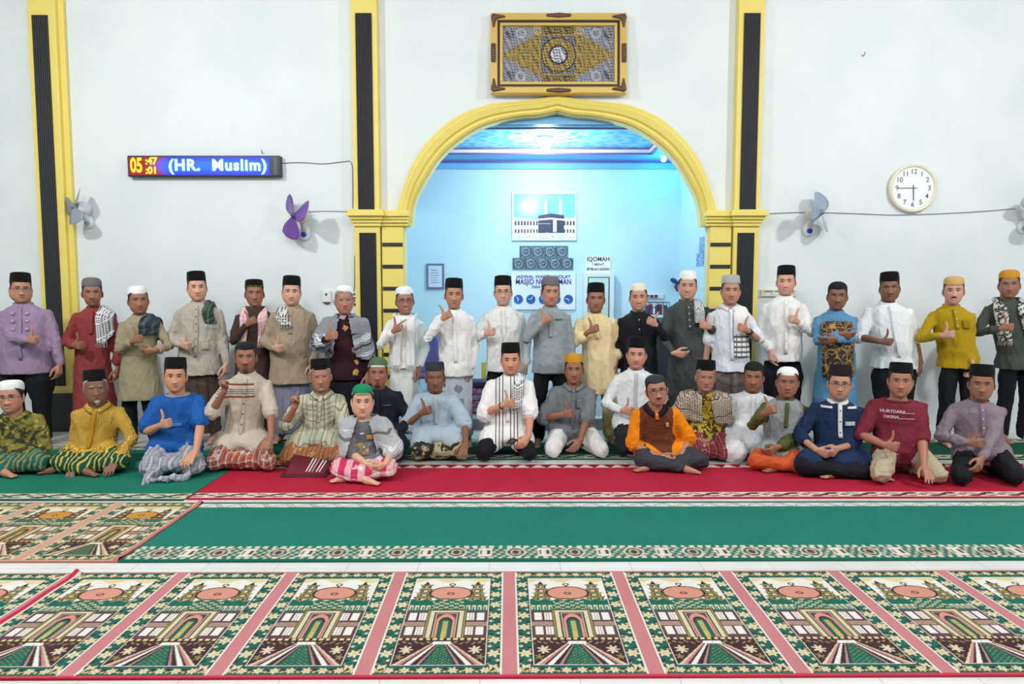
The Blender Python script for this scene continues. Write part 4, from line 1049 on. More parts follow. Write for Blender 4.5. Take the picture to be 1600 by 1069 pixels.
def hand_geo(g, W, f, thint, side, pose, s=1.0):
    """side -1: right hand (viewer's left). f along the hand, thumb side t, palm normal n"""
    f = unit(f); t = np.asarray(thint, float); t = unit(t - (t @ f) * f); n = np.cross(t, f) * (1 if side < 0 else -1)
    K = {'thumb': (80, 95, 62), 'fist': (82, 95, 60), 'relax': (24, 30, 20), 'flat': (10, 14, 8), 'clasp': (38, 42, 24), 'point': (78, 92, 60)}[pose]
    A = lambda q, w_=None: q
    rings = []
    for l, a, b in ((-.012, .026, .020), (.02, .030, .018), (.05, .037, .0165), (.078, .040, .015), (.09, .036, .011)):
        rings.append(ering(W + f * l * s, t, n, a * s, b * s, 14, .85))
    g.loft(rings)
    def rot(a): return math.cos(a) * f + math.sin(a) * n
    for i, (tb, segs, r) in enumerate(((.029, (.044, .026, .021), .0093), (.0095, (.048, .029, .022), .0096), (-.0105, (.044, .027, .021), .0091), (-.029, (.035, .020, .019), .0081))):
        kk = list(K); 
        if pose == 'point' and i == 0: kk = (8, 6, 4)
        if pose in ('relax', 'clasp'): kk = [a * (1 + .16 * i) for a in kk]
        spread = (.10 if pose in ('flat',) else .03) * (1.5 - i) / 1.5
        p = W + f * (.084 - .003 * i) * s + t * tb * s; a = 0; pts = [p - f * .02 * s, p]
        for sl, ca in zip(segs, kk):
            a += math.radians(ca); d = unit(rot(a) + t * spread); p = p + d * sl * s; pts.append(p)
        g.limb(pts, [r * s * 1.06, r * s * 1.06, r * s, r * s * .95, r * s * .82], 8)
    p = W + f * .022 * s + t * .026 * s + n * .006 * s
    if pose == 'thumb': ds = (unit(t * .8 + f * .5 + n * .25), unit(t + f * .10), unit(t * 1.0 - f * .12))
    elif pose == 'fist': ds = (unit(t * .6 + f * .7 + n * .5), unit(f * .6 + n * .7 - t * .1), unit(n * .5 - t * .6 + f * .3))
    elif pose == 'point': ds = (unit(t * .7 + f * .6 + n * .2), unit(t * .8 + f * .4), unit(t * .8 + f * .4))
    else: ds = (unit(t * .62 + f * .75 + n * .35), unit(f * .9 + t * .30 + n * .25), unit(f * .95 + t * .1 + n * .2))
    pts = [p]
    for d, sl in zip(ds, (.042, .036, .028)): p = p + d * sl * s; pts.append(p)
    g.limb(pts, [.0145 * s, .0125 * s, .0115 * s, .0092 * s], 8)
def ik(S, W, la, lb, pole):
    d = W - S; L = np.linalg.norm(d); mx_ = (la + lb) * .995
    if L > mx_: W = S + d / L * mx_; d = W - S; L = mx_
    a = (la * la - lb * lb + L * L) / (2 * L); h = math.sqrt(max(la * la - a * a, 0)); u = d / L
    p = np.asarray(pole, float); p = p - (p @ u) * u; p = unit(p)
    return S + u * a + p * h, W
def nodrift(V, seed, amp, freq, anis=(1, 1, 1), n=7):
    rng = np.random.RandomState(seed); r = np.zeros(len(V)); An = np.array(anis)
    Wp = V + .02 * np.sin(V[:, [1, 2, 0]] * freq * .6 + seed)
    for i in range(n):
        k = rng.randn(3); k = k / np.linalg.norm(k) * freq * (.6 + rng.rand()) * An
        q = np.sin(Wp @ k + rng.rand() * 6.28); r += (1 - np.abs(q)) ** 2 * 1.4 - .55
    return r * amp / math.sqrt(n)
def relax(me, V, it, fac=.5):
    E = np.empty(len(me.edges) * 2, np.int32); me.edges.foreach_get('vertices', E); E = E.reshape(-1, 2)
    a = np.concatenate([E[:, 0], E[:, 1]]); b = np.concatenate([E[:, 1], E[:, 0]]); n = len(V)
    cnt = np.maximum(np.bincount(a, minlength=n), 1)
    for _ in range(it):
        m = np.stack([np.bincount(a, V[b, k], minlength=n) for k in range(3)], 1) / cnt[:, None]
        V = V + (m - V) * fac
    return V
def getV(me): V = np.empty(len(me.vertices) * 3, np.float32); me.vertices.foreach_get('co', V); return V.reshape(-1, 3).astype(float)
def setV(me, V): me.vertices.foreach_set('co', V.astype(np.float32).ravel()); me.update()
JOBS = []
def skinjob(name, geo, voxel, m, parent, post):
    o = obj(name, geo, m, parent, sm=True)
    r = o.modifiers.new('r', 'REMESH'); r.mode = 'VOXEL'; r.voxel_size = voxel; r.use_smooth_shade = True
    JOBS.append((o, post)); return o
def run_jobs():
    dg = bpy.context.evaluated_depsgraph_get(); dg.update()
    for o, post in JOBS:
        me = bpy.data.meshes.new_from_object(o.evaluated_get(dg), preserve_all_data_layers=False, depsgraph=dg)
        old = o.data; mats = list(old.materials); me.name = o.name
        o.modifiers.clear(); o.data = me
        me.materials.clear()
        for x in mats: me.materials.append(x)
        bpy.data.meshes.remove(old)
        post(o, me)
        smooth(o.data)
TT = [(-.02, .150, .110), (.12, .148, .108), (.28, .142, .102), (.5, .150, .108), (.68, .162, .112), (.79, .160, .106), (.865, .136, .094), (.925, .102, .080), (.965, .076, .068), (1.0, .060, .062)]

def person(d):
    seat = d['pose']; hs = d.get('hs', 1.07); g_ = d.get('g', 1.0) + (.04 if seat != 'stand' and d.get('s') is None else 0); belly = d.get('belly', 0.02 + .10 * max(0, g_ - 1))
    hx, top = d['h']; cap = d['cap']; kx = {'peci': .150, 'round': .136, 'dome': .127}[cap[0]] + (cap[3] if len(cap) > 3 else 0)
    tow = -math.degrees(math.atan2(P(hx, 500, 6.5).x, 6.5)); yaw = math.radians(d.get('byaw', 0) + tow * .55); ax = V3(math.cos(yaw), math.sin(yaw), 0); fr = V3(math.sin(yaw), -math.cos(yaw), 0)
    sd = abs(hash(str(hx))) % 1000 if False else int(hx) % 997
    sgns = (-1, 1)
    if seat == 'stand':
        by = d.get('y', (6.80, 6.97)[len(PEOPLE) % 2]); px = P(d.get('bx', hx), 600, by).x; base = V3(px, by, 0); yH = by - .03
    else:
        kl, kr, gy = d['k']; yk = G(800, gy).y
        by = yk + {'kneel': .43, 'cross': .44, 'tall': .36}[seat] * d.get('dk', 1.0)
        bxp = d.get('bx', (kl + kr) / 2 * .5 + hx * .5); base = V3(P(bxp, 700, by).x, by, 0); yH = by - d.get('lean', .06)
    Hc = np.array(P(hx, top, yH)) - V3(0, 0, kx * hs)
    o3 = base.copy()
    root = thing('person', d['label'], 'person', tuple(o3))
    Hc = Hc - o3
    Ht = Hc[2] + .117 * hs
    s = d.get('s', min(1.04, max(.93, Ht / 1.65)) if seat == 'stand' else 1.0)
    N = Hc + V3(0, .024, -.130 * hs)
    pz = {'stand': Ht * .535, 'kneel': .25, 'cross': .15, 'tall': .34}[seat]
    Pv = V3(0, .0, pz)
    up = unit(N - Pv)
    def sp(u): 
        q = lerp(Pv, N, u); return q + V3(0, (.02 if seat == 'stand' else .035) * math.sin(PI * min(max(u, 0), 1)), 0)
    gs = 1 + (g_ - 1) * .45
    bk = np.cross(up, ax); bk = bk if bk @ fr < 0 else -bk
    def trings(inf, lo=0, hi=1.0, bel=belly, top_shrink=0):
        R = []
        for u, a, b in TT:
            if u < lo - 1e-6 or u > hi + 1e-6: continue
            k = g_ if u < .6 else lerp(g_, gs, min(1, (u - .6) / .2)) if u < .85 else gs
            if u > .93: k = 1
            bf = b * (1 + (k - 1) * .9) + inf + bel * math.exp(-((u - .26) / .24) ** 2)
            R.append(ering(sp(u), ax, bk, (a * k + inf) * s, (b * (1 + (k - 1) * .7) + inf) * s, 28, .92, bf * s))
        return R
    # ---------------- legs
    legs = []
    if seat == 'stand':
        for q in sgns: legs.append([V3(q * .085 * g_, 0, pz - .03), V3(q * .10 * g_, -.015, pz * .5), V3(q * .115, .02, .085), V3(q * .125, -.05, .035), V3(q * .135, -.135, .022)])
    elif seat in ('kneel', 'tall'):
        for q, pxk in zip(sgns, (kl, kr)):
            kz = .095; K_ = V3(P(pxk, gy - 8, yk + .09).x - o3[0] - q * .085, yk + .10 - by, kz)
            legs.append([V3(q * .09, .02, pz - .02 if seat == 'kneel' else pz), K_, V3(q * .12, .06, .06), V3(q * .10, .12, .05), V3(q * .09, .20, .03)])
    else:
        cf = d.get('cf', (.12, .30))
        for q, pxk in zip(sgns, (kl, kr)):
            K_ = V3(P(pxk, gy - 14, yk + .18).x - o3[0] - q * .075, yk + .20 - by, .105)
            A_ = V3(-q * cf[0], yk + (.12 if q < 0 else .19) - by, .06); legs.append([V3(q * .09, .02, pz - .02), K_, A_, A_ + V3(-q * .055, -.02, -.02), A_ + V3(-q * .12, -.045, -.03)])
    # ---------------- arms
    ua, fa = .275 * s, .245 * s; arms = []
    for q, key in zip(sgns, ('R', 'L')):
        a = d.get(key, 'D'); kind = a if isinstance(a, str) else a[0]; S = sp(.785) + ax * q * .150 * gs * s + V3(0, .0, .0)
        pole = V3(q * .6, .35, -1.0); hp, th, hf = 'relax', V3(-q * .3, -1, 0), None
        fwd = a[3] if not isinstance(a, str) and len(a) > 3 else (.25 + .10 * (g_ - 1))
        if kind == 'D':
            if seat == 'stand':
                W = S + V3(q * .07 * g_, -.03, -(ua + fa) * .985); hf = V3(-q * .05, -.12, -1); pole = V3(q * .5, 1, 0)
            else: W = V3(q * .19, -.10, pz + .08); hf = V3(-q * .2, -1, -.3)
            if not isinstance(a, str): W = np.array(P(a[1], a[2], by - (a[3] if len(a) > 3 else .04 if seat == 'stand' else .12))) - o3 + V3(0, 0, .05)
        elif kind in ('T', 'F', 'X', 'I'):
            W = np.array(P(a[1], a[2], by - fwd)) - o3 
            if kind == 'T': W = W + V3(q * .060, .03, -.012); hp = 'thumb'; th = V3(.10 - q * .0, -.15, 1)
            if kind == 'I': W = W + V3(q * .05, .02, 0); hp = 'point'; th = V3(0, -.2, 1)
            if kind == 'F': W = W + V3(0, 0, -.06); hp = 'fist'; th = V3(-q, -.3, .2); hf = V3(-q * .15, -.1, 1); pole = V3(q * .7, .2, -1)
            if kind == 'X':
                W = W + V3(q * .06, .02, .0); hf = V3(-q * .95, -.15, -.18); th = V3(-q * .1, -.35, 1)
                if seat != 'stand': hf = V3(-q * .55, -.55, -.6); th = V3(-q * .6, -.2, .6)
        elif kind == 'K':                       # resting on the thigh or knee
            K_ = legs[0 if q < 0 else 1][1]; Hh = legs[0 if q < 0 else 1][0]
            if not isinstance(a, str): K2 = np.array(P(a[1], a[2], by + K_[1] - .06)) - o3; W = K2 + V3(-.0, .06, .045)
            else: W = lerp(Hh, K_, .72) + V3(0, 0, .135)
            hf = unit(V3(-q * .15, -1, -.55)); hp = 'flat'; th = V3(-q, 0, .1); pole = V3(q * .5, .7, -.1)
        elif kind == 'C':
            cx_ = (P(a[1], a[2], by - .30).x - o3[0]) if not isinstance(a, str) else 0.0; cz_ = (P(a[1], a[2], by - .30).z) if not isinstance(a, str) else pz + .02
            W = V3(cx_ + q * .075, -.22 - .0 * q, cz_ + .03); hf = V3(-q * .75, -.6, -.30); hp = 'clasp'; th = V3(-q * .2, -.3, 1); pole = V3(q * .7, .3, -.7)
        if kind in ('T', 'I', 'X'): pole = V3(q * .75, .1, -1.0)
        E, W = ik(S, W, ua, fa, pole); fdir = unit(W - E)
        if hf is None: hf = unit(fdir * .8 + V3(-q * .45, -.15, .05))
        arms.append((S, E, W, hf, th, hp))
    # ---------------- body (one continuous skin)
    B = Geo(); hm = (Matrix.Rotation(math.radians(d.get('yaw', 0) + tow * .9), 4, 'Z') @ Matrix.Rotation(math.radians(d.get('pitch', 0)), 4, 'X') @ Matrix.Rotation(math.radians(d.get('roll', 0) + 2.2 * math.sin(sd * 4.7)), 4, 'Y'))
    hm.translation = Hc; HM = np.array(hm)
    hg = Geo(); hg.loft([r * hs for r in head_grid(fat=d.get('fat', max(0, g_ - 1) * .5) + .05 * math.sin(sd * 1.7), nose=1 + .22 * math.sin(sd * 2.3), jaw=.05 * math.sin(sd * 3.1))])
    for q in sgns:
        hg.ell(V3(q * .0835, .004, -.012) * hs, V3(.009, .017, .030) * hs, 12, rot=Matrix.Rotation(q * .35, 3, 'Z')); hg.ell(V3(q * .0815, -.002, -.036) * hs, V3(.007, .009, .010) * hs, 8)
    hg.xf(hm); B.v += hg.v; B.f += [tuple(i + B.n for i in f) for f in hg.f]; B.mi += hg.mi; B.n += hg.n
    nr = .056 * (1 + (g_ - 1) * .5) * hs / 1.05
    B.limb([N - up * .05, N, Hc + V3(0, .018, -.05 * hs)], (nr * 1.15, nr * 1.02, nr), 16)
    B.loft(trings(-.012, bel=max(0, belly - .02)))
    for (S, E, W, hf, th, hp), q in zip(arms, sgns):
        k = .9 + (g_ - 1) * .6; sl_ = d['top'].get('sl', 1.9); cu_ = .74 if sl_ > 1.05 else .98; cv = .74 if sl_ > 1.05 else 1.0
        B.limb([lerp(sp(.80), S, .5), S, lerp(S, E, .5), E, lerp(E, W, .3), W], (.045, .046 * k * cu_, .044 * k * cu_, .038 * k * cv, .039 * k * cv, .0265 * k), 12)
        hand_geo(B, W + unit(hf) * .008, hf, th, q, hp, d.get('hand', 1.0) * (1.0 if s > .9 else .85))
    for L in legs:
        L = [np.asarray(p) for p in L]
        B.limb(L[:3] if seat != 'stand' else [L[0] * V3(.75, 1, 1) - V3(0, 0, .03), lerp(L[0], L[1], .5), L[1], lerp(L[1], L[2], .35), L[2]], (.07, .048, .034) if seat != 'stand' else (.055, .056, .047, .047, .033), 12)
        B.limb(L[2:], (.034, .033, .020), 10); 
        ft = unit(L[4] - L[3]); sdv = unit(np.cross(ft, V3(0, 0, 1)))
        for k in range(5): B.limb([L[4] + sdv * (.022 - .011 * k), L[4] + sdv * (.024 - .012 * k) + ft * (.034 - .003 * abs(k - 1))], (.011, .009), 6)
    sk = skin_mat('skin_%d' % len(PEOPLE), d['skin'], d.get('hair', (28, 25, 26)), hs, **d.get('face', {}))
    inv = np.linalg.inv(HM)
    def body_post(o, me):
        V = relax(me, getV(me), 1, .4); V = V @ inv[:3, :3].T + inv[:3, 3]; setV(me, V)
    bo = skinjob('body', B, .0052, sk, root, body_post); bo.matrix_local = hm
    # ---------------- hair
    rg = head_grid(64, 96, inflate=.0045); hv = np.concatenate(rg) * hs; na = 96; F = []
    low = d.get('hairlow', 0.0)
    for j in range(len(rg) - 1):
        for i in range(na):
            idx = (j * na + i, j * na + (i + 1) % na, (j + 1) * na + (i + 1) % na, (j + 1) * na + i); c = hv[list(idx)].mean(0) / hs
            lim = float(np.interp(c[1], [-.085, -.062, -.046, -.030, -.012, .03, .07], [.09, .062, .030, .002 - low * .4, -.026 - low, -.045 - low, -.06 - low]))
            if c[2] > lim: F.append(idx)
    hgm = Geo(); hgm.add(hv, F); bm = bmesh.new(); tm = hgm.mesh('hair'); bm.from_mesh(tm); bmesh.ops.delete(bm, geom=[v for v in bm.verts if not v.link_faces], context='VERTS'); bm.to_mesh(tm); bm.free()
    hc_ = d.get('hair', (28, 25, 26)); ho = obj('hair', tm, mat('hair_%d_%d_%d' % hc_, hc_, .75), root); ho.matrix_local = hm
    sm_ = ho.modifiers.new('thick', 'SOLIDIFY'); sm_.thickness = .003; sm_.offset = -1
    # ---------------- cap
    kind, cm = cap[0], cap[1]; ex = (cap[3] if len(cap) > 3 else 0)
    prof_ = {'peci': ((0, .0835, .1015), (.012, .084, .102), (.05, .0825, .1), (.086, .079, .095), (.094, .0765, .0925), (.0965, .071, .087), (.092, .03, .06)),
             'round': ((0, .0835, .1015), (.012, .084, .102), (.04, .083, .101), (.06, .079, .096), (.075, .068, .084), (.083, .05, .062), (.086, .026, .032)),
             'dome': ((0, .0825, .100), (.01, .083, .101), (.03, .082, .099), (.052, .073, .09), (.068, .056, .07), (.076, .036, .044), (.079, .016, .02))}[kind]
    hmax = prof_[-2][0]; rz = {'peci': .056, 'round': .051, 'dome': .048}[kind]
    cg = Geo(); rr = []
    for zz, a, b in prof_: rr.append(ering(V3(0, .003, (rz + zz * (hmax + ex) / hmax)) * hs, V3(1, 0, 0), V3(0, 1, 0), a * hs, b * hs, 36, .95))
    under = [ering(V3(0, .003, rz * hs), V3(1, 0, 0), V3(0, 1, 0), .079 * hs, .097 * hs, 36, .95)]
    cg.loft(under + rr)
    tilt = Matrix.Rotation(math.radians(d.get('captilt', -7)), 4, 'X') @ Matrix.Rotation(math.radians(d.get('caproll', 0)), 4, 'Y')
    co = obj('cap', cg, cm, root); co.matrix_local = hm @ Matrix.Translation((0, 0, .0)) @ tilt
    if len(cap) > 2 and cap[2]:
        bg = Geo(); t_ = [ering(V3(0, .003, (rz + zz)) * hs, V3(1, 0, 0), V3(0, 1, 0), (.0855) * hs, (.1035) * hs, 36, .95) for zz in (-.001, .016)]
        t_ = [ering(V3(0, .003, rz - .001) * hs, V3(1, 0, 0), V3(0, 1, 0), .08 * hs, .098 * hs, 36, .95)] + t_; bg.loft(t_); bo_ = obj('cap_band', bg, cap[2], co)
    # ---------------- glasses and beard
    if d.get('glasses'):
        gg = Geo(); t = np.linspace(0, 2 * PI, 25)
        for q in sgns:
            pts = [V3(q * .032 + .0225 * np.sign(math.cos(a)) * abs(math.cos(a)) ** .7, -.103 + .004 * abs(math.cos(a)), .001 + .0145 * np.sign(math.sin(a)) * abs(math.sin(a)) ** .75) * hs for a in t]
            gg.limb(pts, [.0017] * len(pts), 6); gg.limb([V3(q * .0545, -.098, .006) * hs, V3(q * .080, -.05, .006) * hs, V3(q * .086, .008, .002) * hs], (.0018,) * 3, 6)
        gg.limb([V3(-.010, -.108, .004) * hs, V3(.010, -.108, .004) * hs], (.0018, .0018), 6)
        go = obj('glasses', gg, d['glasses'] if not isinstance(d['glasses'], bool) else M_GLS, root); go.matrix_local = hm
    if d.get('beard'):
        L, w_, c_ = d['beard']; bg = Geo(); rr = []
        for k in range(7):
            a = k / 6; rr.append(ering(V3(0, -.080 + .006 * a, -.096 - L * a) * hs, V3(1, 0, 0), V3(0, 1, 0), (w_ * (1 - a ** 1.6) + .003) * hs, (.020 * (1 - a ** 1.6) + .003) * hs, 16))
        bg.loft(rr); be = obj('beard', bg, mat('beard_%d_%d_%d' % c_, c_, .9, build=lambda nt, b: nt.l.new(nt.mix(nt.ss(nt.tex('Noise', nt.obj((220, 220, 40)), Scale=1.0).outputs[0], .35, .65), lin(c_), tuple(v * .45 for v in lin(c_))), b.inputs['Base Color'])), root); be.matrix_local = hm
    # ---------------- upper garment
    top_ = d['top']; inf = top_.get('inf', .022); sl = top_.get('sl', 1.9); TG = Geo(); coll = top_.get('collar', 'band')
    hi = 1.0 if coll in ('band',) else .966
    R = trings(inf, -.02, hi)
    if coll == 'band': R[-1] = ering(sp(.985), ax, bk, nr + .014, nr + .014, 28)
    elif coll == 'crew': R[-1] = ering(sp(.94), ax, bk, (.080 + inf) * s, (.068 + inf) * s, 28)
    else: R[-1] = ering(sp(.945), ax, bk, (.076 + inf) * s, (.068 + inf * .6) * s, 28)
    if seat == 'stand':
        hz = P(hx, top_['hem'], by - .16).z; z0 = pz - .02; fl = top_.get('flare', .10); nn = max(2, int((z0 - hz) / .08) + 1); low_ = []
        for k in range(nn, 0, -1):
            zz = z0 + (hz - z0) * k / nn; dz = z0 - zz
            low_.append(ering(V3(0, .01, zz), ax, -fr, (.150 * g_ + inf + fl * dz) * s, (.118 + (g_ - 1) * .06 + inf + fl * .8 * dz) * s, 28, .92, (.118 + (g_ - 1) * .08 + inf + fl * dz + belly * .5) * s))
        R = low_ + R
    else:
        R = [ering(V3(0, .03, max(.05, pz - .14)), ax, -fr, (.155 * g_ + inf) * s, (.12 * g_ + inf) * s, 28, .92)] + R
        lf = top_.get('lap', .35); thr = d.get('thr', .100)
        if lf > 0:
            for L in legs: TG.limb([L[0] + V3(0, 0, .0), lerp(L[0], L[1], lf)], (thr + .030, thr + .026), 14)
            mid = lerp((legs[0][0] + legs[1][0]) / 2, (legs[0][1] + legs[1][1]) / 2, lf * .55); TG.ell(mid + V3(0, 0, .02), (.15 * g_, .12 + lf * .12, .10), 16)
    TG.loft(R)
    for (S, E, W, *_), q in zip(arms, sgns):
        k = top_.get('wide', 1.0) * (1 + (g_ - 1) * .6)
        if sl <= 1.0: pts, rad = [lerp(sp(.80), S, .55), S, lerp(S, E, sl * .5), lerp(S, E, sl)], (.060 * k, .0615 * k, .062 * k, .069 * k)
        else:
            e_ = lerp(E, W, sl - 1); pts, rad = [lerp(sp(.80), S, .55), S, lerp(S, E, .5), lerp(S, E, .90), E, lerp(E, W, .12), lerp(E, e_, .6), e_], (.060 * k, .0605 * k, .056 * k, .052 * k, .053 * k, .052 * k, .046 * k, top_.get('cuff', .041) * k)
        TG.limb(pts, rad, 14)
    mats_ = [top_['m']] + ([top_['sm']] if 'sm' in top_ else [])
    wr = top_.get('wr', .0075)
    armsegs = [(a[0], a[1], a[2]) for a in arms]; collar_lo = sp(.9)[2]
    def segd(Q, a, b):
        ab = b - a; t = np.clip((Q - a) @ ab / (ab @ ab), 0, 1); return np.linalg.norm(Q - (a + t[:, None] * ab), axis=1)
    def top_post(o, me):
        V = relax(me, getV(me), 4, .5); setV(me, V)
        nrm = np.empty(len(V) * 3, np.float32); me.vertex_normals.foreach_get('vector', nrm); nrm = nrm.reshape(-1, 3)
        da = np.min([np.minimum(segd(V, A, Bq), segd(V, Bq, Cq)) for A, Bq, Cq in armsegs], 0)
        amp = np.clip(1 - (V[:, 2] - collar_lo) / .08, .15, 1)
        ww = nodrift(V, sd, wr, 26, (1, 1, .45)) + nodrift(V, sd + 5, wr * .45, 60, (1, 1, .6))
        elb = np.max([np.exp(-(np.linalg.norm(V - a[1], axis=1) / .10) ** 2) for a in arms], 0)
        ww = ww + elb * nodrift(V, sd + 9, wr * 1.3, 70)
        V = V + nrm * (ww * amp)[:, None]; setV(me, V)
        if len(mats_) > 1:
            n = len(me.polygons); c = np.empty(n * 3, np.float32); me.polygons.foreach_get('center', c); c = c.reshape(-1, 3)
            lat = (c - np.array(sp(.84))) @ ax; onarm = np.abs(lat) > .150 * gs * s - .012 + np.clip(.10 * (collar_lo - .1 - c[:, 2]), 0, .06) * 0
            dd = np.min([np.minimum(segd(c, A, Bq), segd(c, Bq, Cq)) for A, Bq, Cq in armsegs], 0)
            mi = (onarm & (dd < .095 * (1 + (g_ - 1)))).astype(np.int32)
            dd2 = np.min([segd(c, Bq, Cq) for A, Bq, Cq in armsegs], 0); mi[(dd2 < .066)] = 1
            me.polygons.foreach_set('material_index', mi); me.update()
    top_o = skinjob(top_.get('name', 'shirt'), TG, .0095, mats_, root, top_post)
    bv = BVHTree.FromPolygons([tuple(v) for v in np.concatenate(TG.v)], TG.f)
    torso_only = Geo(); torso_only.loft(R)
    for (S, E, W, *_), q in zip(arms, sgns): torso_only.limb([lerp(sp(.80), S, .55), S, lerp(S, E, .6)], (.062, .066 , .062), 14)
    bt = BVHTree.FromPolygons([tuple(v) for v in np.concatenate(torso_only.v)], torso_only.f)
    # collar
    ccm = top_.get('cm', top_['m'])
    if coll == 'band':
        cg = Geo(); c0, c1 = sp(.945), sp(1.02); r0, r1 = nr + .028, nr + .014
        pr = ((c0, r0), (c1, r1), (c1, r1 - .004), (c0, r0 - .006)); n_ = 28; RR = [ering(c, ax, bk, r, r, n_, 1, r + .004) for c, r in pr]
        RR[1][:, 2] -= .012 * np.exp(-((RR[1] - c1) @ fr - r1) ** 2 / .0006); RR[2][:, 2] = RR[1][:, 2]
        cg.loft(RR + [RR[0]], cap=False); obj('collar', cg, ccm, top_o)
    elif coll == 'fold':
        cg = Geo(); n_ = 33; rows = []
        for (uu, r) in ((1.015, nr + .010), (1.03, nr + .016), (.985, nr + .034), (.945, nr + .050), (.95, nr + .040), (1.0, nr + .012)):
            t = np.linspace(-PI / 2 + .22, 3 * PI / 2 - .22, n_); c = sp(uu); row = c + np.outer(np.cos(t) * r * 1.02, ax) + np.outer(np.sin(t) * r, bk)
            fz = np.clip((-np.sin(t)), 0, 1) ** 3; row[:, 2] -= .035 * fz; row += np.outer(fz * .012, fr); rows.append(row)
        rows = [np.array(r) for r in rows]; cols = [[rows[j][i] for j in range(len(rows))] for i in range(n_)]
        cg.loft(cols); obj('collar', cg, ccm, top_o)
        vg = Geo(); f0 = V3(*bt_hit(bt, sp(.95), ax * 0, fr)); 
    else:
        cg = Geo(); c0 = sp(.94); t = np.linspace(0, 2 * PI, 28, endpoint=False)
        a_, b_ = (.080 + inf - .006) * s, (.068 + inf - .006) * s
        cg.loft([[c0 + ax * math.cos(q) * (a_ + dr) + bk * math.sin(q) * (b_ + dr) + up * dz for dr, dz in ((.004, -.004), (.004, .006), (-.010, .010), (-.010, -.004))] for q in t], closed=True); obj('neckband', cg, ccm, top_o)
    # placket with buttons, patches on the chest
    def onfront(lat, u=None, z=None, off=.004):
        c = sp(u) if u is not None else (lambda: (lambda t: sp(t))((z - Pv[2]) / (N[2] - Pv[2])))()
        if u is None and z < Pv[2]: c = V3(0, 0, z)
        O = c + ax * lat + fr * .6; hit = bt.ray_cast(Vector(O), Vector(-fr))
        if hit[0] is None: return None
        return np.array(hit[0]) + np.array(fr) * off
    def patch(name, lat0, lat1, z1, z0, m, off=.007, th=.003, n1=4, n2=14):
        rows = []
        for i in range(n2):
            z = z1 + (z0 - z1) * i / (n2 - 1); row = [onfront(lat0 + (lat1 - lat0) * j / (n1 - 1), z=z, off=off) for j in range(n1)]
            if any(r is None for r in row): continue
            rows.append(np.array(row + [r - np.array(fr) * (th + .012) for r in reversed(row)]))
        if len(rows) > 1: pg = Geo(); pg.loft(rows); return obj(name, pg, m, top_o)
    pl = top_.get('placket')
    if pl:
        zt = sp(.93)[2]; zb = zt + (Pv[2] - zt) * pl[0] if seat != 'stand' or pl[0] < .8 else (pz - .02 if pl[0] <= 1 else P(hx, top_['hem'] - 4, by - .16).z)
        patch('placket', -.016, .016, zt, zb, top_.get('pm', top_['m']), off=top_.get('poff', .008))
        if len(pl) > 1:
            for k in range(pl[1]):
                z = zt + (zb - zt) * (k + .5) / pl[1]; c = onfront(0, z=z, off=.012)
                if c is not None: bg = Geo(); bg.ell(c, (.0065, .004, .0065), 8); obj('button', bg, pl[2], top_o)
    for pt in top_.get('patches', ()):
        nm, la0, la1, u1, u0, m_ = pt; patch(nm, la0, la1, sp(u1)[2], sp(u0)[2], m_, off=.009, n2=6)
    # ---------------- lower garment
    low = d['low']; LG = Geo(); lk = low.get('kind', 'trousers')
    if seat == 'stand':
        if lk == 'trousers':
            LG.loft([ering(V3(0, .005, z), ax, -fr, a * g_, b * (1 + (g_ - 1) * .7), 24) for z, a, b in ((pz - .10, .132, .100), (pz + .0, .136, .100), (pz + .08, .120, .085))])
            w_ = low.get('w', 1.0)
            for q, L in zip(sgns, legs): LG.limb([L[0] + V3(-q * .012, 0, -.05), lerp(L[0], L[1], .5), L[1], lerp(L[1], L[2], .6), L[2] + V3(0, 0, .0)], (.078 * g_, .086 * w_ * g_, .076 * w_, .072 * w_, .068 * w_), 14, caps=True)
        else:
            rz_ = []
            for z in np.linspace(low.get('z', .10), pz + .03, 9):
                a = (pz - z) / pz; rz_.append(ering(V3(0, .0, z), ax, -fr, .152 * g_ + .022 * a, .118 + (g_ - 1) * .08 + .03 * a, 28, .9))
            LG.loft(rz_)
    else:
        thr = d.get('thr', .100)
        LG.ell(V3(0, .02, pz), (.155 * g_, .13, .12), 16)
        for L in legs:
            LG.limb([L[0], lerp(L[0], L[1], .5), L[1]], (thr * 1.05, thr, thr * .82), 14)
            LG.limb([L[1], lerp(L[1], L[2], .5), L[2]], (thr * .78, .068, .058 if not d.get('barefoot') else .05), 12)
        if lk == 'sarong':
            K0, K1 = legs[0][1], legs[1][1]
            LG.limb([K0 + V3(.02, .05, .01), (K0 + K1) / 2 + V3(0, .06, -.01), K1 + V3(-.02, .05, .01)], (.085, .075, .085), 14)
            m_ = (K0 + K1) / 2 * .55; LG.ell(V3(m_[0], m_[1], .10), (abs(K1[0] - K0[0]) * .45, .20, .085), 18)
        if low.get('tail'):
            for p0, p1, r0 in low['tail']: LG.limb([np.array(G(*p0, .04)) - o3, (np.array(G(*p0, .05)) + np.array(G(*p1, .03))) / 2 - o3, np.array(G(*p1, .02)) - o3], (r0, r0 * .8, r0 * .4), 10)
    wl = low.get('wr', .008)
    def low_post(o, me):
        V = relax(me, getV(me), 4, .5); setV(me, V)
        nrm = np.empty(len(V) * 3, np.float32); me.vertex_normals.foreach_get('vector', nrm); nrm = nrm.reshape(-1, 3)
        an = (1, 1, .18) if seat == 'stand' else (1, 1, 1)
        V = V + nrm * (nodrift(V, sd + 3, wl, 30, an) + nodrift(V, sd + 4, wl * .5, 65, an))[:, None]; V[:, 2] = np.maximum(V[:, 2], .008); setV(me, V)
    if d.get('gown') is None: skinjob(low.get('name', lk), LG, .011, low['m'], root, low_post)
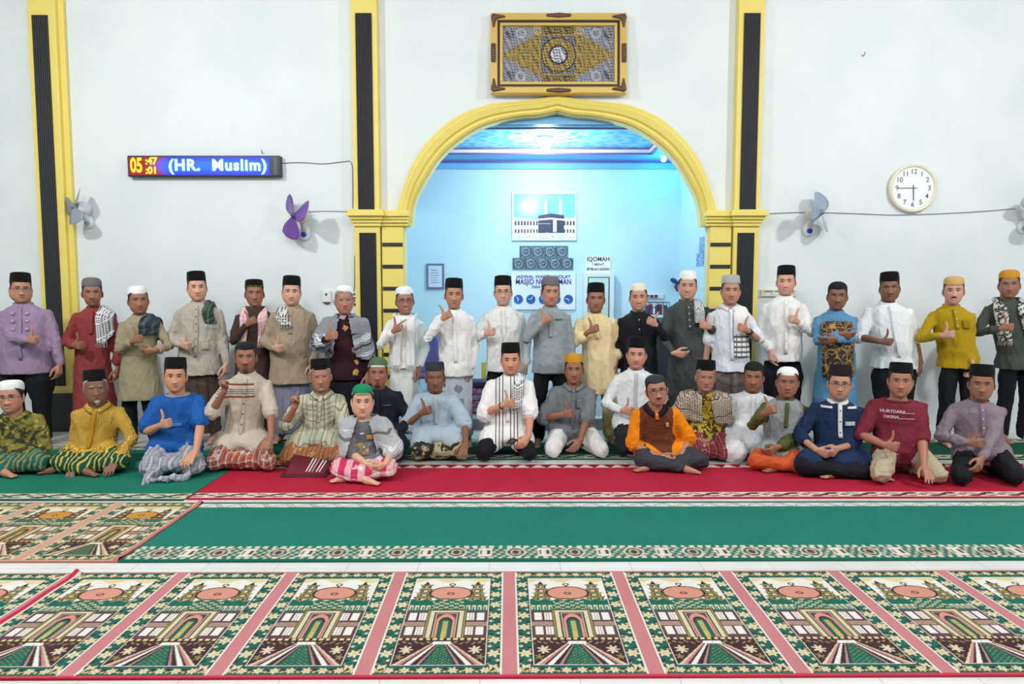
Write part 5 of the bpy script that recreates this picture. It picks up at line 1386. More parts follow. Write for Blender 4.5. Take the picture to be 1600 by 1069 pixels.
    # ---------------- scarves
    def hit(c, lat, mode):
        if mode == 't': O, D_ = c + ax * lat + V3(0, 0, .4), V3(0, 0, -1)
        elif mode == 'b': O, D_ = c + ax * lat - fr * .6, fr
        else: O, D_ = c + ax * lat + fr * .6, -fr
        h = bt.ray_cast(Vector(O), Vector(D_))
        return (np.array(h[0]) if h[0] is not None else None)
    def drape(name, rows, width, m, off=.014, th=.010, na=9, fold=.007, fringe=False):
        """rows: (lateral, height fraction, mode) from one end to the other; mode f front, t over the shoulder, b back, n round the neck (lateral = angle)"""
        grid = []
        for lat, u, mode, sg in rows:
            row = []
            for j in range(na):
                q = j / (na - 1) - .5
                if mode == 'n':
                    a = math.radians(lat); r = nr + .040 - .012 * q
                    row.append(sp(.955) + ax * math.cos(a) * r + bk * math.sin(a) * r + V3(0, 0, .012 + q * width * .45))
                else:
                    h = hit(sp(u) if u >= 0 else V3(0, 0, Pv[2] + u * (N[2] - Pv[2])), lat - sg * q * width, mode)
                    if h is None: h = row[-1] if row else sp(u) + fr * .15 + ax * lat
                    row.append(h)
            grid.append(np.array(row))
        # spline between rows
        fine = []; ext = [grid[0] * 2 - grid[1]] + grid + [grid[-1] * 2 - grid[-2]]
        for i in range(1, len(ext) - 2):
            p0, p1, p2, p3 = ext[i - 1:i + 3]
            for t in np.linspace(0, 1, 5, endpoint=False): fine.append(.5 * ((2 * p1) + (p2 - p0) * t + (2 * p0 - 5 * p1 + 4 * p2 - p3) * t * t + (3 * p1 - p0 - 3 * p2 + p3) * t ** 3))
        fine.append(grid[-1]); Gd = np.array(fine); nu = len(Gd)
        du = np.gradient(Gd, axis=0); dv = np.gradient(Gd, axis=1); nn = np.cross(du, dv); nn /= np.linalg.norm(nn, axis=2, keepdims=True) + 1e-9
        cen = np.array([sp(min(.9, max(0, (g0[:, 2].mean() - Pv[2]) / (N[2] - Pv[2])))) for g0 in Gd])[:, None, :]
        sg_ = np.sign(((Gd - cen) * nn).sum(2, keepdims=True)); sg_ = np.sign(sg_.sum() + 1e-6); nn = nn * sg_
        jj = np.linspace(0, 1, na)[None, :]; ii = np.arange(nu)[:, None]
        wv = fold * (1 + np.sin(jj * 17 + ii * .22 + sd)) + fold * .5 * np.sin(jj * 31 + ii * .3)
        edge = np.minimum(1, np.minimum(jj, 1 - jj) * 6)
        outer = Gd + nn * (off + th * edge + wv * edge)[..., None]; inner = Gd + nn * (off - .006)
        rings_ = [np.concatenate([outer[i], inner[i][::-1]]) for i in range(nu)]
        sg = Geo(); sg.loft(rings_); so = obj(name, sg, m, root)
        sub = so.modifiers.new('soft', 'SUBSURF'); sub.levels = 1; sub.render_levels = 1
        if fringe:
            for end, dr in ((0, -1), (-1, 1)):
                if rows[end][2] != 'f': continue
                fg = Geo(); e0 = (outer[end] + inner[end]) / 2
                for j in np.linspace(0, na - 1, 12):
                    j0 = int(j); p = lerp(e0[j0], e0[min(j0 + 1, na - 1)], j - j0); fg.limb([p, p + V3(.002 * math.sin(j * 3), -.002, -.022), p + V3(.004 * math.sin(j * 5), 0, -.045)], (.003, .0025, .0015), 5)
                obj('fringe', fg, d.get('fringe_m', m), so)
        return so
    for sc in d.get('scarf', ()):
        kind = sc[0]
        if kind == 'one':              # over one shoulder: side, lateral, lowest fraction in front, width
            _, q, lat, ub, wd, m_ = sc[:6]; lat0 = sc[6] if len(sc) > 6 else lat * 1.1
            drape('scarf', [(q * lat0, ub, 'f', q), (q * lerp(lat0, lat, .4), lerp(ub, .8, .33), 'f', q), (q * lerp(lat0, lat, .8), lerp(ub, .8, .66), 'f', q), (q * lat, .80, 'f', q), (q * lat, .90, 't', q), (q * lat, .80, 'b', q), (q * lat, .6, 'b', q), (q * lat, .45, 'b', q)], wd, m_, fringe=True)
        elif kind == 'both':
            _, ul, ur, wd, m_ = sc[:5]; lt = sc[5] if len(sc) > 5 else .085
            rows = [(-lt * 1.15, ul, 'f', -1), (-lt * 1.1, lerp(ul, .8, .35), 'f', -1), (-lt * 1.05, lerp(ul, .8, .7), 'f', -1), (-lt, .82, 'f', -1), (180 + 5, 0, 'n', 0), (140, 0, 'n', 0), (90, 0, 'n', 0), (40, 0, 'n', 0), (-5, 0, 'n', 0), (lt, .82, 'f', 1), (lt * 1.05, lerp(ur, .8, .7), 'f', 1), (lt * 1.1, lerp(ur, .8, .35), 'f', 1), (lt * 1.15, ur, 'f', 1)]
            drape('scarf', rows, wd, m_, fringe=True)
    if d.get('shawl'):
        w = d['shawl']; SG = Geo(); lo = w.get('lo', .2); e = inf + .020
        SG.loft(trings(e, lo, .96)); 
        for (S, E, W, *_), q in zip(arms, sgns):
            L = w.get('arm', (1.0, 1.0))[0 if q < 0 else 1]; k = 1 + (g_ - 1) * .6
            pts, rad = [lerp(sp(.80), S, .55), S, lerp(S, E, .5), lerp(S, E, min(L, 1) * .97)], [.085 * k, .088 * k, .086 * k, .085 * k]
            if L > 1: pts += [lerp(E, W, .15), lerp(E, W, L - 1)]; rad += [.078 * k, .072 * k]
            SG.limb(pts, rad, 14)
        for p_, r_ in w.get('blobs', ()): SG.ell(np.array(P(*p_)) - o3, r_, 14)
        SG.limb([sp(.93) + bk * .01, sp(1.0) + bk * .012], (nr + .045, nr + .030), 18)
        op0, op1 = w.get('open', (.045, .12))
        def sh_post(o, me):
            V = relax(me, getV(me), 4, .5); setV(me, V)
            nrm = np.empty(len(V) * 3, np.float32); me.vertex_normals.foreach_get('vector', nrm); nrm = nrm.reshape(-1, 3)
            V = V + nrm * (np.abs(nodrift(V, sd + 13, .014, 24, (1, 1, .35))) + nodrift(V, sd + 4, .004, 60))[:, None]; setV(me, V)
            bm = bmesh.new(); bm.from_mesh(me); kill = []
            for v in bm.verts:
                t = (v.co.z - Pv[2]) / (N[2] - Pv[2]); c = sp(t); r_ = np.array(v.co) - c; lat = r_ @ ax; dp = r_ @ fr
                if t > .9 and np.hypot(lat, r_ @ bk) < nr + .022: kill.append(v); continue
                if (dp > .0 and abs(lat - w.get('cx', 0)) < op0 + (op1 - op0) * max(0, min(1, (.95 - t))) ) or t < lo - .25 * w.get('sidelow', 0) or t > 1.03: kill.append(v)
            bmesh.ops.delete(bm, geom=kill, context='VERTS')
            bmesh.ops.delete(bm, geom=[v for v in bm.verts if not v.link_faces], context='VERTS'); bm.to_mesh(me); bm.free()
            sm2 = o.modifiers.new('thick', 'SOLIDIFY'); sm2.thickness = .006; sm2.offset = -1
        skinjob('shawl', SG, .010, w['m'], root, sh_post)
    # ---------------- wrist watch / bracelet
    if d.get('watch'):
        q = d['watch']; S, E, W, *_ = arms[0 if q < 0 else 1]; c = lerp(E, W, .88); t = unit(W - E)
        wg = Geo(); wg.limb([c - t * .011, c + t * .011], (.034, .033), 16, caps=False)
        wo = obj('wrist_watch', wg, mat('dark_strap', (30, 30, 34), .5), root); fg = Geo(); nrm = unit(np.cross(t, V3(0, 0, 1))); nrm = nrm if nrm[1] < 0 else -nrm
        fg.ell(c + nrm * .032, (.017, .007, .017), 12); obj('watch_face', fg, mat('watch_glass', (70, 74, 80), .2, .5), wo)
    PEOPLE.append(dict(root=root, arms=arms, o3=o3, sp=sp, onfront=onfront, top_o=top_o, legs=legs))
    return PEOPLE[-1]
def bt_hit(bt, c, o, fr):
    h = bt.ray_cast(Vector(c + fr * .6), Vector(-fr)); return tuple(h[0]) if h[0] is not None else tuple(c)
PEOPLE = []
M_GLS = mat('dark_glasses_frame', (34, 30, 32), .3)
M_GLM = mat('thin_metal_glasses', (120, 104, 96), .3, .6)
# ================================================================== PEOPLE: the group
PECI = cloth('black_velvet_cap', (12, 12, 14), rough=.95, sheen=.04)
WCAP = cloth('white_knit_cap', (240, 240, 240)); GREYCAP = cloth('grey_knit_cap', (110, 108, 110)); LGCAP = cloth('light_grey_cap', (176, 174, 172))
CREAMCAP = cloth('cream_knit_cap', (236, 228, 206)); DGCAP = cloth('charcoal_knit_cap', (52, 56, 60)); BLKKNIT = cloth('black_knit_cap', (30, 31, 34))
ORCAP = cloth('ochre_knit_cap', (200, 142, 44)); GOLDCAP = cloth('tan_gold_cap', (206, 168, 104)); GRNCAP = cloth('emerald_cap', (26, 132, 92)); OLVCAP = cloth('olive_green_cap', (84, 108, 76))
BROCADE = cloth('gold_brocade_cap', (50, 42, 24), 'batik', (120, 100, 42), (22, 22, 22), sc=.35)
BLKTR = cloth('black_trousers', (24, 25, 29)); WHITE = cloth('white_cotton', (238, 238, 236)); WHITE2 = cloth('white_linen', (232, 232, 230)); WTR = cloth('white_trousers', (228, 228, 228))
KEFB = cloth('black_white_chequered_scarf', (222, 224, 226), 'keff', (56, 60, 66), (240, 240, 240)); BWBTN = mat('dark_button', (50, 46, 44), .4); WBTN = mat('white_button', (235, 235, 230), .35)
GREYSH = cloth('grey_shawl', (138, 142, 148), 'hbands', (226, 228, 230), (60, 62, 68), sc=1.0, z0=.05, zmax=1.14)
LT, MD, DK, VD = (214, 164, 140), (186, 134, 108), (156, 106, 82), (134, 90, 70)
GREYH = (150, 146, 142); LOOSE = dict(face={})

def navy_extra(nt, c, x, y, z): return c
# ---------- standing row, left to right
person(dict(pose='stand', h=(31, 427), bx=44, cap=('peci', PECI), skin=MD, g=1.38, belly=.06, glasses=M_GLM, face=dict(stub=.1), yaw=8, label='heavy standing man in lavender shirt, black cap and glasses, leftmost of back row',
    R=('T', 50, 530), L=('D', 96, 585), top=dict(m=cloth('lavender_cotton', (156, 134, 162)), hem=586, placket=(1, 0, BWBTN), patches=[('embroidery', -.075, -.045, .84, .80, cloth('pale_lavender', (184, 160, 184))), ('embroidery', .045, .075, .84, .80, cloth('pale_lavender')), ('embroidery', -.075, -.045, .70, .66, cloth('pale_lavender')), ('embroidery', .045, .075, .70, .66, cloth('pale_lavender')), ('embroidery', -.075, -.045, .55, .51, cloth('pale_lavender')), ('embroidery', .045, .075, .55, .51, cloth('pale_lavender'))]), low=dict(m=BLKTR, w=1.2)))
person(dict(pose='stand', h=(143, 434), bx=146, cap=('round', GREYCAP, None, .012), skin=DK, g=.96, yaw=2, face=dict(stub=.5), label='standing man in a brick red robe with a chequered scarf over one shoulder',
    R=('T', 122, 538), L='D', gown=1, top=dict(name='robe', m=cloth('brick_red_cotton', (146, 62, 62)), hem=676, sl=1.75, cuff=.055, wide=1.1, flare=.07, placket=(.5, 0)), low=dict(m=BLKTR), scarf=[('one', 1, .11, .28, .15, KEFB, .13)]))
person(dict(pose='stand', h=(215, 447), bx=218, cap=('round', WCAP), skin=DK, g=1.0, yaw=10, label='standing man in khaki robe with dark plaid shawl on his shoulder',
    R=('T', 214, 532), L=('X', 232, 548), top=dict(name='robe', m=cloth('khaki_cotton', (160, 150, 122)), hem=628, flare=.14, sl=1.75, cuff=.055), low=dict(m=cloth('dark_navy_trousers', (30, 34, 42))), scarf=[('one', 1, .10, .60, .18, cloth('dark_plaid_shawl', (44, 56, 62), 'plaid', (84, 98, 104), (24, 28, 34), sc=.8), .10)]))
person(dict(pose='stand', h=(307, 425), bx=313, cap=('peci', PECI), skin=LT, g=1.14, yaw=5, label='standing man in pale grey shirt with dark green scarf on his shoulder',
    R=('T', 291, 538), L=('D', 354, 578), top=dict(m=cloth('pale_grey_linen', (184, 176, 164)), hem=588, placket=(1, 7, BWBTN), inf=.03, patches=[('pocket', .05, .125, .22, .10, cloth('pale_grey_linen'))]), low=dict(kind='sarong', m=cloth('brown_striped_sarong', (84, 68, 62), 'vlines', (60, 48, 44), sc=3)),
    scarf=[('one', 1, .10, .58, .10, cloth('dark_green_plaid_scarf', (50, 66, 56), 'plaid', (110, 122, 112), (30, 38, 34), sc=.7), .13)], fringe_m=WHITE))
person(dict(pose='stand', h=(397, 438), bx=396, y=7.02, cap=('peci', PECI, BROCADE, -.02), skin=DK, g=1.0, yaw=3, label='standing man in a dark brown shirt with a pink and white scarf',
    R=('T', 393, 506), L='D', top=dict(m=cloth('dark_brown_cotton', (70, 54, 50)), hem=600), low=dict(kind='sarong', m=cloth('dark_umber_sarong', (58, 46, 44))), scarf=[('both', .30, .28, .09, cloth('pink_chequered_scarf', (236, 206, 208), 'plaid', (206, 70, 96), (240, 228, 228), sc=.55))]))
person(dict(pose='stand', h=(455, 432), bx=456, cap=('peci', PECI), skin=LT, g=1.2, label='stout standing man in tan shirt with chequered scarf on one shoulder',
    R=('T', 435, 542), L=('D', 488, 575), top=dict(m=cloth('tan_cotton', (168, 150, 128)), hem=602, placket=(.5, 2, BWBTN), inf=.028), low=dict(kind='sarong', m=cloth('lavender_grey_sarong', (138, 138, 158), 'vlines', (120, 118, 140), sc=3)),
    scarf=[('one', -1, .085, .62, .12, cloth('grey_olive_chequered_scarf', (206, 208, 204), 'keff', (74, 76, 66), (60, 64, 66), sc=1.3), .04)]))
person(dict(pose='stand', h=(537, 447), bx=540, cap=('round', WCAP), skin=(176, 120, 100), g=1.06, yaw=6, captilt=-16, caproll=6, hair=GREYH, face=dict(stub=.1), label='standing elder in dark maroon batik shirt under a grey shawl',
    R=('T', 520, 527, .34), L='D', hand=1.05, top=dict(m=cloth('maroon_batik', (46, 20, 30), 'spots', (176, 148, 156), (196, 146, 78)), hem=597, inf=.026), low=dict(m=cloth('black_sarong', (28, 26, 30)), kind='sarong'), shawl=dict(m=GREYSH, lo=.05, arm=(1.5, 1.6), open=(.04, .13), cx=.0)))
person(dict(pose='stand', h=(632, 448), bx=632, cap=('round', WCAP), skin=(170, 116, 96), g=.98, glasses=M_GLS, face=dict(smile=1.0), yaw=6, hair=(70, 66, 64), label='smiling standing man in white robe, white cap, dark glasses and white scarf',
    R=('I', 622, 518), L=('D', 656, 582), top=dict(m=WHITE, hem=577, inf=.03, flare=.16), low=dict(kind='sarong', m=WHITE2), scarf=[('both', -.1, -.1, .085, cloth('white_lined_scarf', (236, 235, 232), 'vlines', (200, 200, 200), sc=.6), .06)]))
person(dict(pose='stand', h=(709, 436), bx=713, cap=('peci', PECI), skin=MD, g=1.02, yaw=4, label='standing man in a white long sleeved shirt over a pale patterned sarong',
    R=('T', 700, 497), L=('D', 737, 583), top=dict(m=WHITE, hem=590, inf=.028, flare=.14, placket=(1, 0)), low=dict(kind='sarong', m=cloth('pale_printed_sarong', (212, 216, 224), 'spots', (70, 74, 84), (150, 156, 168), sc=1.4))))
person(dict(pose='stand', h=(786, 432), bx=790, cap=('peci', PECI), skin=LT, g=1.16, glasses=M_GLM, face=dict(smile=.7), label='standing man in a white long sleeved shirt and thin glasses, black trousers',
    R=('T', 768, 520), L=('D', 822, 578), top=dict(m=WHITE2, hem=583, placket=(1, 5, WBTN), inf=.026), low=dict(m=BLKTR)))
person(dict(pose='stand', h=(860, 432), bx=860, cap=('round', GREYCAP, None, .015), skin=MD, g=1.06, yaw=10, roll=0, face=dict(smile=.4), label='standing man in blue grey shirt and grey cap before the schedule board',
    R=('T', 857, 502, .22), L='D', top=dict(m=cloth('blue_grey_linen', (158, 164, 168), 'heather', (142, 150, 156)), hem=586, placket=(.55, 0), patches=[('pocket', .05, .12, .78, .76, cloth('slate_trim', (120, 128, 134)))]), low=dict(m=BLKTR)))
person(dict(pose='stand', h=(931, 443), bx=936, cap=('peci', PECI), skin=DK, g=1.08, yaw=4, label='standing man in a long cream robe with black cap',
    R=('T', 930, 517), L=('D', 962, 576), top=dict(name='robe', m=cloth('cream_cotton', (236, 214, 166)), hem=618, sl=1.55, cuff=.06, wide=1.12, flare=.12, placket=(.5, 0)), low=dict(m=cloth('cream_trousers', (214, 196, 142)), w=1.15)))
person(dict(pose='stand', h=(998, 443), bx=999, y=7.0, cap=('round', CREAMCAP), skin=(200, 146, 122), g=1.12, face=dict(smile=1.0), label='smiling standing man in a black shirt with white buttons and a cream cap',
    L=('T', 1017, 507), R='D', top=dict(m=cloth('black_cotton', (28, 29, 34)), hem=600, placket=(1, 5, WBTN)), low=dict(m=BLKTR)))
person(dict(pose='stand', h=(1075, 423), bx=1077, cap=('round', WCAP, None, .014), skin=(204, 152, 130), g=1.18, face=dict(smile=.9), yaw=-3, label='standing man in long charcoal robe and white cap with scarf on one shoulder',
    L=('T', 1100, 510), R=('X', 1062, 552), gown=1, top=dict(name='robe', m=cloth('charcoal_cotton', (70, 75, 73)), hem=690, flare=.07, inf=.03, placket=(.5, 4, WBTN)), low=dict(m=BLKTR), scarf=[('one', 1, .10, .58, .10, cloth('charcoal_grid_scarf', (206, 208, 210), 'grid', (44, 46, 50)), .10)], fringe_m=BLKTR))
person(dict(pose='stand', h=(1142, 431), bx=1140, cap=('peci', LGCAP, None, -.01), skin=(190, 138, 114), g=1.08, face=dict(smile=.5), watch=1, yaw=4, label='standing man in short sleeved white shirt, light grey cap and long white scarf',
    L=('T', 1160, 515), R='D', top=dict(m=cloth('bluish_white_cotton', (228, 230, 238)), sl=.9, collar='fold', hem=583, placket=(1, 4, WBTN)), low=dict(kind='sarong', m=cloth('taupe_plaid_sarong', (98, 90, 88), 'plaid', (132, 122, 116), (70, 62, 62), sc=2)),
    scarf=[('one', 1, .095, .02, .15, cloth('white_border_scarf', (238, 238, 236), extra=lambda nt, c, x, y, z: nt.mix(nt.m('MULTIPLY', nt.m('LESS_THAN', z, 1.13), nt.m('MAXIMUM', nt.band(nt.m('ADD', z, 3), .05, .02), nt.band(nt.m('ADD', x, 3), .05, .008))), c, lin((96, 98, 100)))), .09)]))
person(dict(pose='stand', h=(1229, 416), bx=1222, cap=('peci', PECI), skin=(216, 160, 140), g=1.12, face=dict(smile=.9), yaw=-4, label='tall standing man in white long sleeved shirt just right of the arch',
    L=('T', 1240, 502), R=('D', 1203, 556, .15), top=dict(m=cloth('warm_white_cotton', (240, 238, 234)), hem=567, placket=(1, 6, WBTN), patches=[('pocket', .04, .11, .80, .64, cloth('warm_white_cotton'))]), low=dict(m=BLKTR, w=1.1)))
pm = person(dict(pose='stand', h=(1309, 440), bx=1306, cap=('dome', BLKKNIT, None, .012), skin=VD, g=1.08, label='standing man in sky blue robe with folded arms holding batik cloth',
    R=('X', 1324, 522, .33), L=('X', 1298, 530, .37), gown=1, top=dict(name='robe', m=cloth('sky_blue_cotton', (92, 144, 182)), hem=678, flare=.09), low=dict(m=BLKTR)))
BLUE = pm
person(dict(pose='stand', h=(1391, 426), bx=1396, cap=('peci', PECI), skin=VD, g=1.24, face=dict(stub=.2, mo=.3), label='burly standing man in a short sleeved white shirt and black trousers',
    R=('T', 1388, 532), L=('D', 1438, 575), top=dict(m=cloth('crisp_white_cotton', (236, 240, 241)), sl=1.0, hem=578, placket=(1, 5, WBTN), wide=1.05), low=dict(m=BLKTR, w=1.1)))
person(dict(pose='stand', h=(1491, 432), bx=1496, cap=('round', GOLDCAP), skin=(206, 152, 136), g=1.06, face=dict(mo=.95, smile=.8), captilt=-2, label='standing man with a moustache in a mustard yellow shirt and tan cap',
    R=('T', 1484, 523), L=('D', 1519, 573, .17), top=dict(m=cloth('mustard_cotton', (176, 146, 20)), hem=578, placket=(.4, 3, WBTN), patches=[('pocket', .05, .11, .72, .56, cloth('dark_mustard', (150, 122, 16)))]), low=dict(m=BLKTR)))
person(dict(pose='stand', h=(1578, 422), bx=1588, cap=('round', ORCAP, None, .008), skin=DK, g=1.08, face=dict(stub=.3), label='standing man in grey green shirt and ochre cap, rightmost of back row',
    R=('T', 1576, 512), L='D', top=dict(m=cloth('grey_green_cotton', (72, 78, 74)), hem=580), low=dict(m=BLKTR), scarf=[('both', .22, .22, .105, cloth('black_white_scarf', (214, 214, 208), 'batik', (60, 60, 60), (222, 222, 216), sc=.5), .095)]))

# ---------- seated row, left to right
person(dict(pose='cross', h=(17, 594), bx=22, k=(-40, 74, 753), cap=('round', WCAP), skin=(196, 140, 118), g=1.12, yaw=-18, glasses=M_GLM, face=dict(smile=1.0), label='seated man in an olive batik shirt, white cap and glasses at the far left',
    R=('C', 5, 735), L=('C', 8, 735), top=dict(m=cloth('olive_batik', (132, 124, 56), 'batik', (58, 60, 44), (166, 152, 76)), sl=1.85, cuff=.05, collar='fold'), low=dict(kind='sarong', m=cloth('teal_printed_sarong', (28, 96, 92), 'swirl', (64, 106, 86), (156, 136, 66)))))
person(dict(pose='cross', h=(148, 578), bx=143, k=(78, 200, 751), cap=('peci', PECI), skin=VD, g=1.10, yaw=6, hair=(170, 166, 160), face=dict(goat=.7, mo=.4, stub=.1), beard=(.035, .018, (206, 204, 200)), label='seated elder with a white goatee in a golden yellow batik shirt and green sarong',
    R=('K', 112, 735), L=('K', 180, 728), top=dict(m=cloth('golden_batik', (204, 160, 50), 'dots', (120, 84, 30), (232, 208, 130), sc=.62), sl=1.85, cuff=.05, collar='fold', placket=(.9, 0), pm=cloth('ochre_placket', (190, 140, 36))), low=dict(kind='sarong', m=cloth('green_multicolour_sarong', (20, 74, 58), 'swirl', (40, 96, 70), (212, 176, 74)))))
person(dict(pose='kneel', h=(273, 559), bx=274, k=(214, 322, 752), cap=('peci', PECI), skin=(206, 150, 118), g=1.10, label='young seated man in a bright blue t shirt and silvery grey sarong',
    R=('T', 258, 664), L=('K', 302, 715), top=dict(name='t_shirt', m=cloth('blue_jersey', (32, 92, 170), extra=None), sl=.8, collar='crew', wide=1.15, cm=cloth('grey_neckband', (150, 160, 170)), patches=[('print', -.09, .07, .40, .34, cloth('pale_blue_print', (70, 128, 192)))], lap=.3), low=dict(kind='sarong', m=cloth('silver_grey_sarong', (156, 158, 170), 'swirl', (134, 130, 142), (182, 184, 194), sc=2), wr=.014, tail=[((245, 735), (222, 757), .07), ((290, 745), (225, 752), .05)])))
person(dict(pose='kneel', h=(383, 534), bx=380, k=(320, 434, 744), cap=('dome', BLKKNIT), skin=DK, g=1.02, face=dict(mo=.5, goat=.75, stub=.2), label='seated man with raised fist in cream shirt with brown chest stripes',
    R=('F', 350, 601, .28), L=('K', 422, 708), top=dict(m=cloth('cream_striped_cotton', (196, 184, 166), 'chestband', (134, 66, 54), (60, 52, 50), z0=.735), sl=1.0, wide=1.12, placket=(1, 6, BWBTN), lap=.45), low=dict(kind='sarong', m=cloth('orange_checked_sarong', (128, 74, 66), 'plaid', (206, 196, 190), (226, 104, 50), sc=.75))))
person(dict(pose='kneel', h=(501, 561), bx=497, k=(433, 558, 737), cap=('peci', PECI), skin=(176, 122, 98), g=1.0, hair=GREYH, face=dict(mo=.7, goat=.6, stub=.4, sq=.7), label='seated elder with raised fist in green plaid shirt and brown sarong',
    R=('F', 461, 625, .28), L=('K', 535, 715), top=dict(m=cloth('green_plaid_cotton', (196, 194, 172), 'plaid', (150, 154, 130), (92, 96, 78), sc=1.3), sl=1.0, wide=1.15, collar='fold', lap=.5, placket=(.9, 0)), low=dict(kind='sarong', m=cloth('brown_diamond_sarong', (146, 90, 56), 'plaid', (170, 116, 78), (206, 160, 120), sc=1.0))))
person(dict(pose='cross', h=(566, 600), bx=566, k=(510, 624, 765), dk=.9, cap=('dome', GRNCAP, cloth('gold_edge', (150, 148, 110)), .01), skin=(222, 170, 142), s=.84, hs=1.04, g=1.0, barefoot=1, lean=.07, fat=.10, face=dict(stub=0), yaw=2, caproll=0, hand=.9, thr=.075, cf=(.05, .30), label='boy sitting cross legged in green cap, grey shawl and pink checked sarong',
    R=('C', 585, 735), L=('C', 585, 735), top=dict(name='t_shirt', m=cloth('grey_graphic_jersey', (112, 114, 122)), sl=1.0, collar='crew', cm=cloth('white_neckband', (226, 222, 220)), lap=.2, inf=.016,
        patches=[('print', .03, .085, .60, .50, cloth('orange_print', (208, 156, 40), 'grid', (120, 112, 90), sc=.9)), ('print', -.02, .01, .66, .63, WHITE), ('print', -.07, .06, .42, .14, cloth('ochre_graphic', (112, 114, 122), 'batik', (170, 140, 84), (196, 190, 180), sc=.7))]),
    low=dict(kind='sarong', m=cloth('pink_checked_sarong', (236, 228, 226), 'gingham', (206, 50, 96), (224, 130, 160))), shawl=dict(m=cloth('boy_grey_shawl', (178, 180, 182), 'hbands', (214, 216, 216), (112, 114, 120), sc=1.1, z0=.02, zmax=.42), lo=.06, arm=(1.8, 1.25), open=(.045, .14), sidelow=.6)))
person(dict(pose='kneel', h=(590, 558), bx=592, k=(552, 637, 729), cap=('dome', OLVCAP, cloth('white_edge', (220, 222, 214)), .012), skin=(160, 108, 86), g=1.14, face=dict(goat=.95, sq=.5), label='seated man with black goatee in dark navy shirt behind the boy',
    R='K', L='K', top=dict(m=cloth('dark_navy_cotton', (24, 30, 42)), patches=[('pocket_edge', .05, .12, .62, .605, cloth('grey_piping', (110, 116, 124)))], lap=.7, placket=(.9, 0)), low=dict(m=cloth('navy_trousers', (22, 28, 40)))))
person(dict(pose='kneel', h=(680, 566), bx=683, k=(640, 736, 727), cap=('peci', DGCAP, None, -.012), skin=VD, g=.98, face=dict(stub=.1), hair=(90, 88, 86), label='seated elder in a pale blue short sleeved shirt with a black and gold sarong',
    R=('T', 668, 645), L=('K', 727, 702), top=dict(m=cloth('pale_blue_cotton', (170, 188, 200)), sl=1.0, wide=1.25, lap=.62, inf=.028, placket=(.8, 0)), low=dict(kind='sarong', m=cloth('black_gold_sarong', (44, 42, 34), 'batik', (176, 164, 130), (104, 94, 62), sc=1.6))))
K9 = person(dict(pose='kneel', h=(798, 536), bx=792, k=(741, 841, 728), cap=('peci', PECI), skin=(208, 150, 120), g=1.16, face=dict(smile=.5), label='seated man in white black striped shirt with chequered scarf, holding a phone',
    R=('T', 797, 632), L=('X', 816, 692, .36), top=dict(m=cloth('white_striped_cotton', (238, 238, 236), 'stripes', (70, 72, 78)), sl=1.0, wide=1.18, inf=.026, lap=.5, placket=(.8, 0)), low=dict(m=BLKTR), scarf=[('one', 1, .085, .42, .10, KEFB, .055)]))
person(dict(pose='kneel', h=(897, 552), bx=893, k=(849, 954, 723), cap=('round', ORCAP, None, .01), skin=DK, g=1.10, label='seated man in a grey short sleeved shirt, white trousers and ochre cap',
    R=('T', 889, 647), L=('X', 897, 690, .36), top=dict(m=cloth('mid_grey_cotton', (108, 114, 118), 'heather', (122, 128, 132)), sl=1.0, wide=1.18, collar='fold', placket=(1, 5, BWBTN), lap=.25, patches=[('pocket', .035, .10, .68, .48, cloth('mid_grey_cotton'))]), low=dict(m=WTR)))
person(dict(pose='tall', h=(995, 528), bx=990, k=(960, 1036, 720), cap=('peci', PECI), skin=(204, 150, 124), g=1.04, face=dict(smile=.4), yaw=-2, label='kneeling man in white zipped shirt behind the orange sleeved man',
    R=('T', 983, 640), L='D', top=dict(m=cloth('cool_white_cotton', (232, 235, 237)), lap=.25, placket=(.95, 0), pm=cloth('grey_zip', (190, 192, 196)), poff=.002), low=dict(m=cloth('dark_slate_trousers', (36, 42, 48)))))
person(dict(pose='cross', h=(1026, 585), bx=1030, k=(991, 1109, 747), cap=('dome', DGCAP), skin=(182, 128, 102), g=1.02, yaw=6, roll=-7, glasses=M_GLS, hair=(24, 22, 22), hairlow=.03, face=dict(mo=.85, goat=.25), lean=.16, label='seated man in a brown polo shirt with orange sleeves and black collar, dark glasses',
    R=('C', 1045, 722), L=('C', 1050, 726), top=dict(name='polo_shirt', m=cloth('rust_brown_jersey', (112, 60, 42)), sm=cloth('bright_orange_jersey', (246, 144, 16)), sl=.95, wide=1.15, collar='fold', cm=cloth('black_ribbed_collar', (24, 24, 26)), placket=(.22, 1, WBTN), pm=cloth('orange_placket', (236, 112, 34)), patches=[('badge', .07, .095, .66, .56, cloth('pale_badge', (214, 160, 130)))]), low=dict(m=cloth('charcoal_trousers', (62, 62, 70)))))
person(dict(pose='kneel', h=(1103, 563), bx=1106, k=(1068, 1145, 727), cap=('peci', PECI), skin=(172, 120, 100), g=1.04, yaw=6, hair=GREYH, face=dict(goat=.6, mo=.3, stub=.3), label='seated elder wrapped in a brown chequered shawl over a yellow batik shirt',
    R=('C', 1090, 700), L=('C', 1095, 698), top=dict(m=cloth('yellow_black_batik', (176, 150, 44), 'batik', (60, 50, 30), (206, 186, 80), sc=.6), sl=1.8, lap=.3, inf=.024), low=dict(kind='sarong', m=cloth('maroon_checked_sarong', (120, 44, 52), 'plaid', (150, 70, 74), (196, 150, 140), sc=.8)),
    shawl=dict(m=cloth('brown_houndstooth_shawl', (184, 172, 156), 'keff', (84, 66, 58), (96, 78, 70)), lo=.18, arm=(1.15, 1.15), open=(.03, .06))))
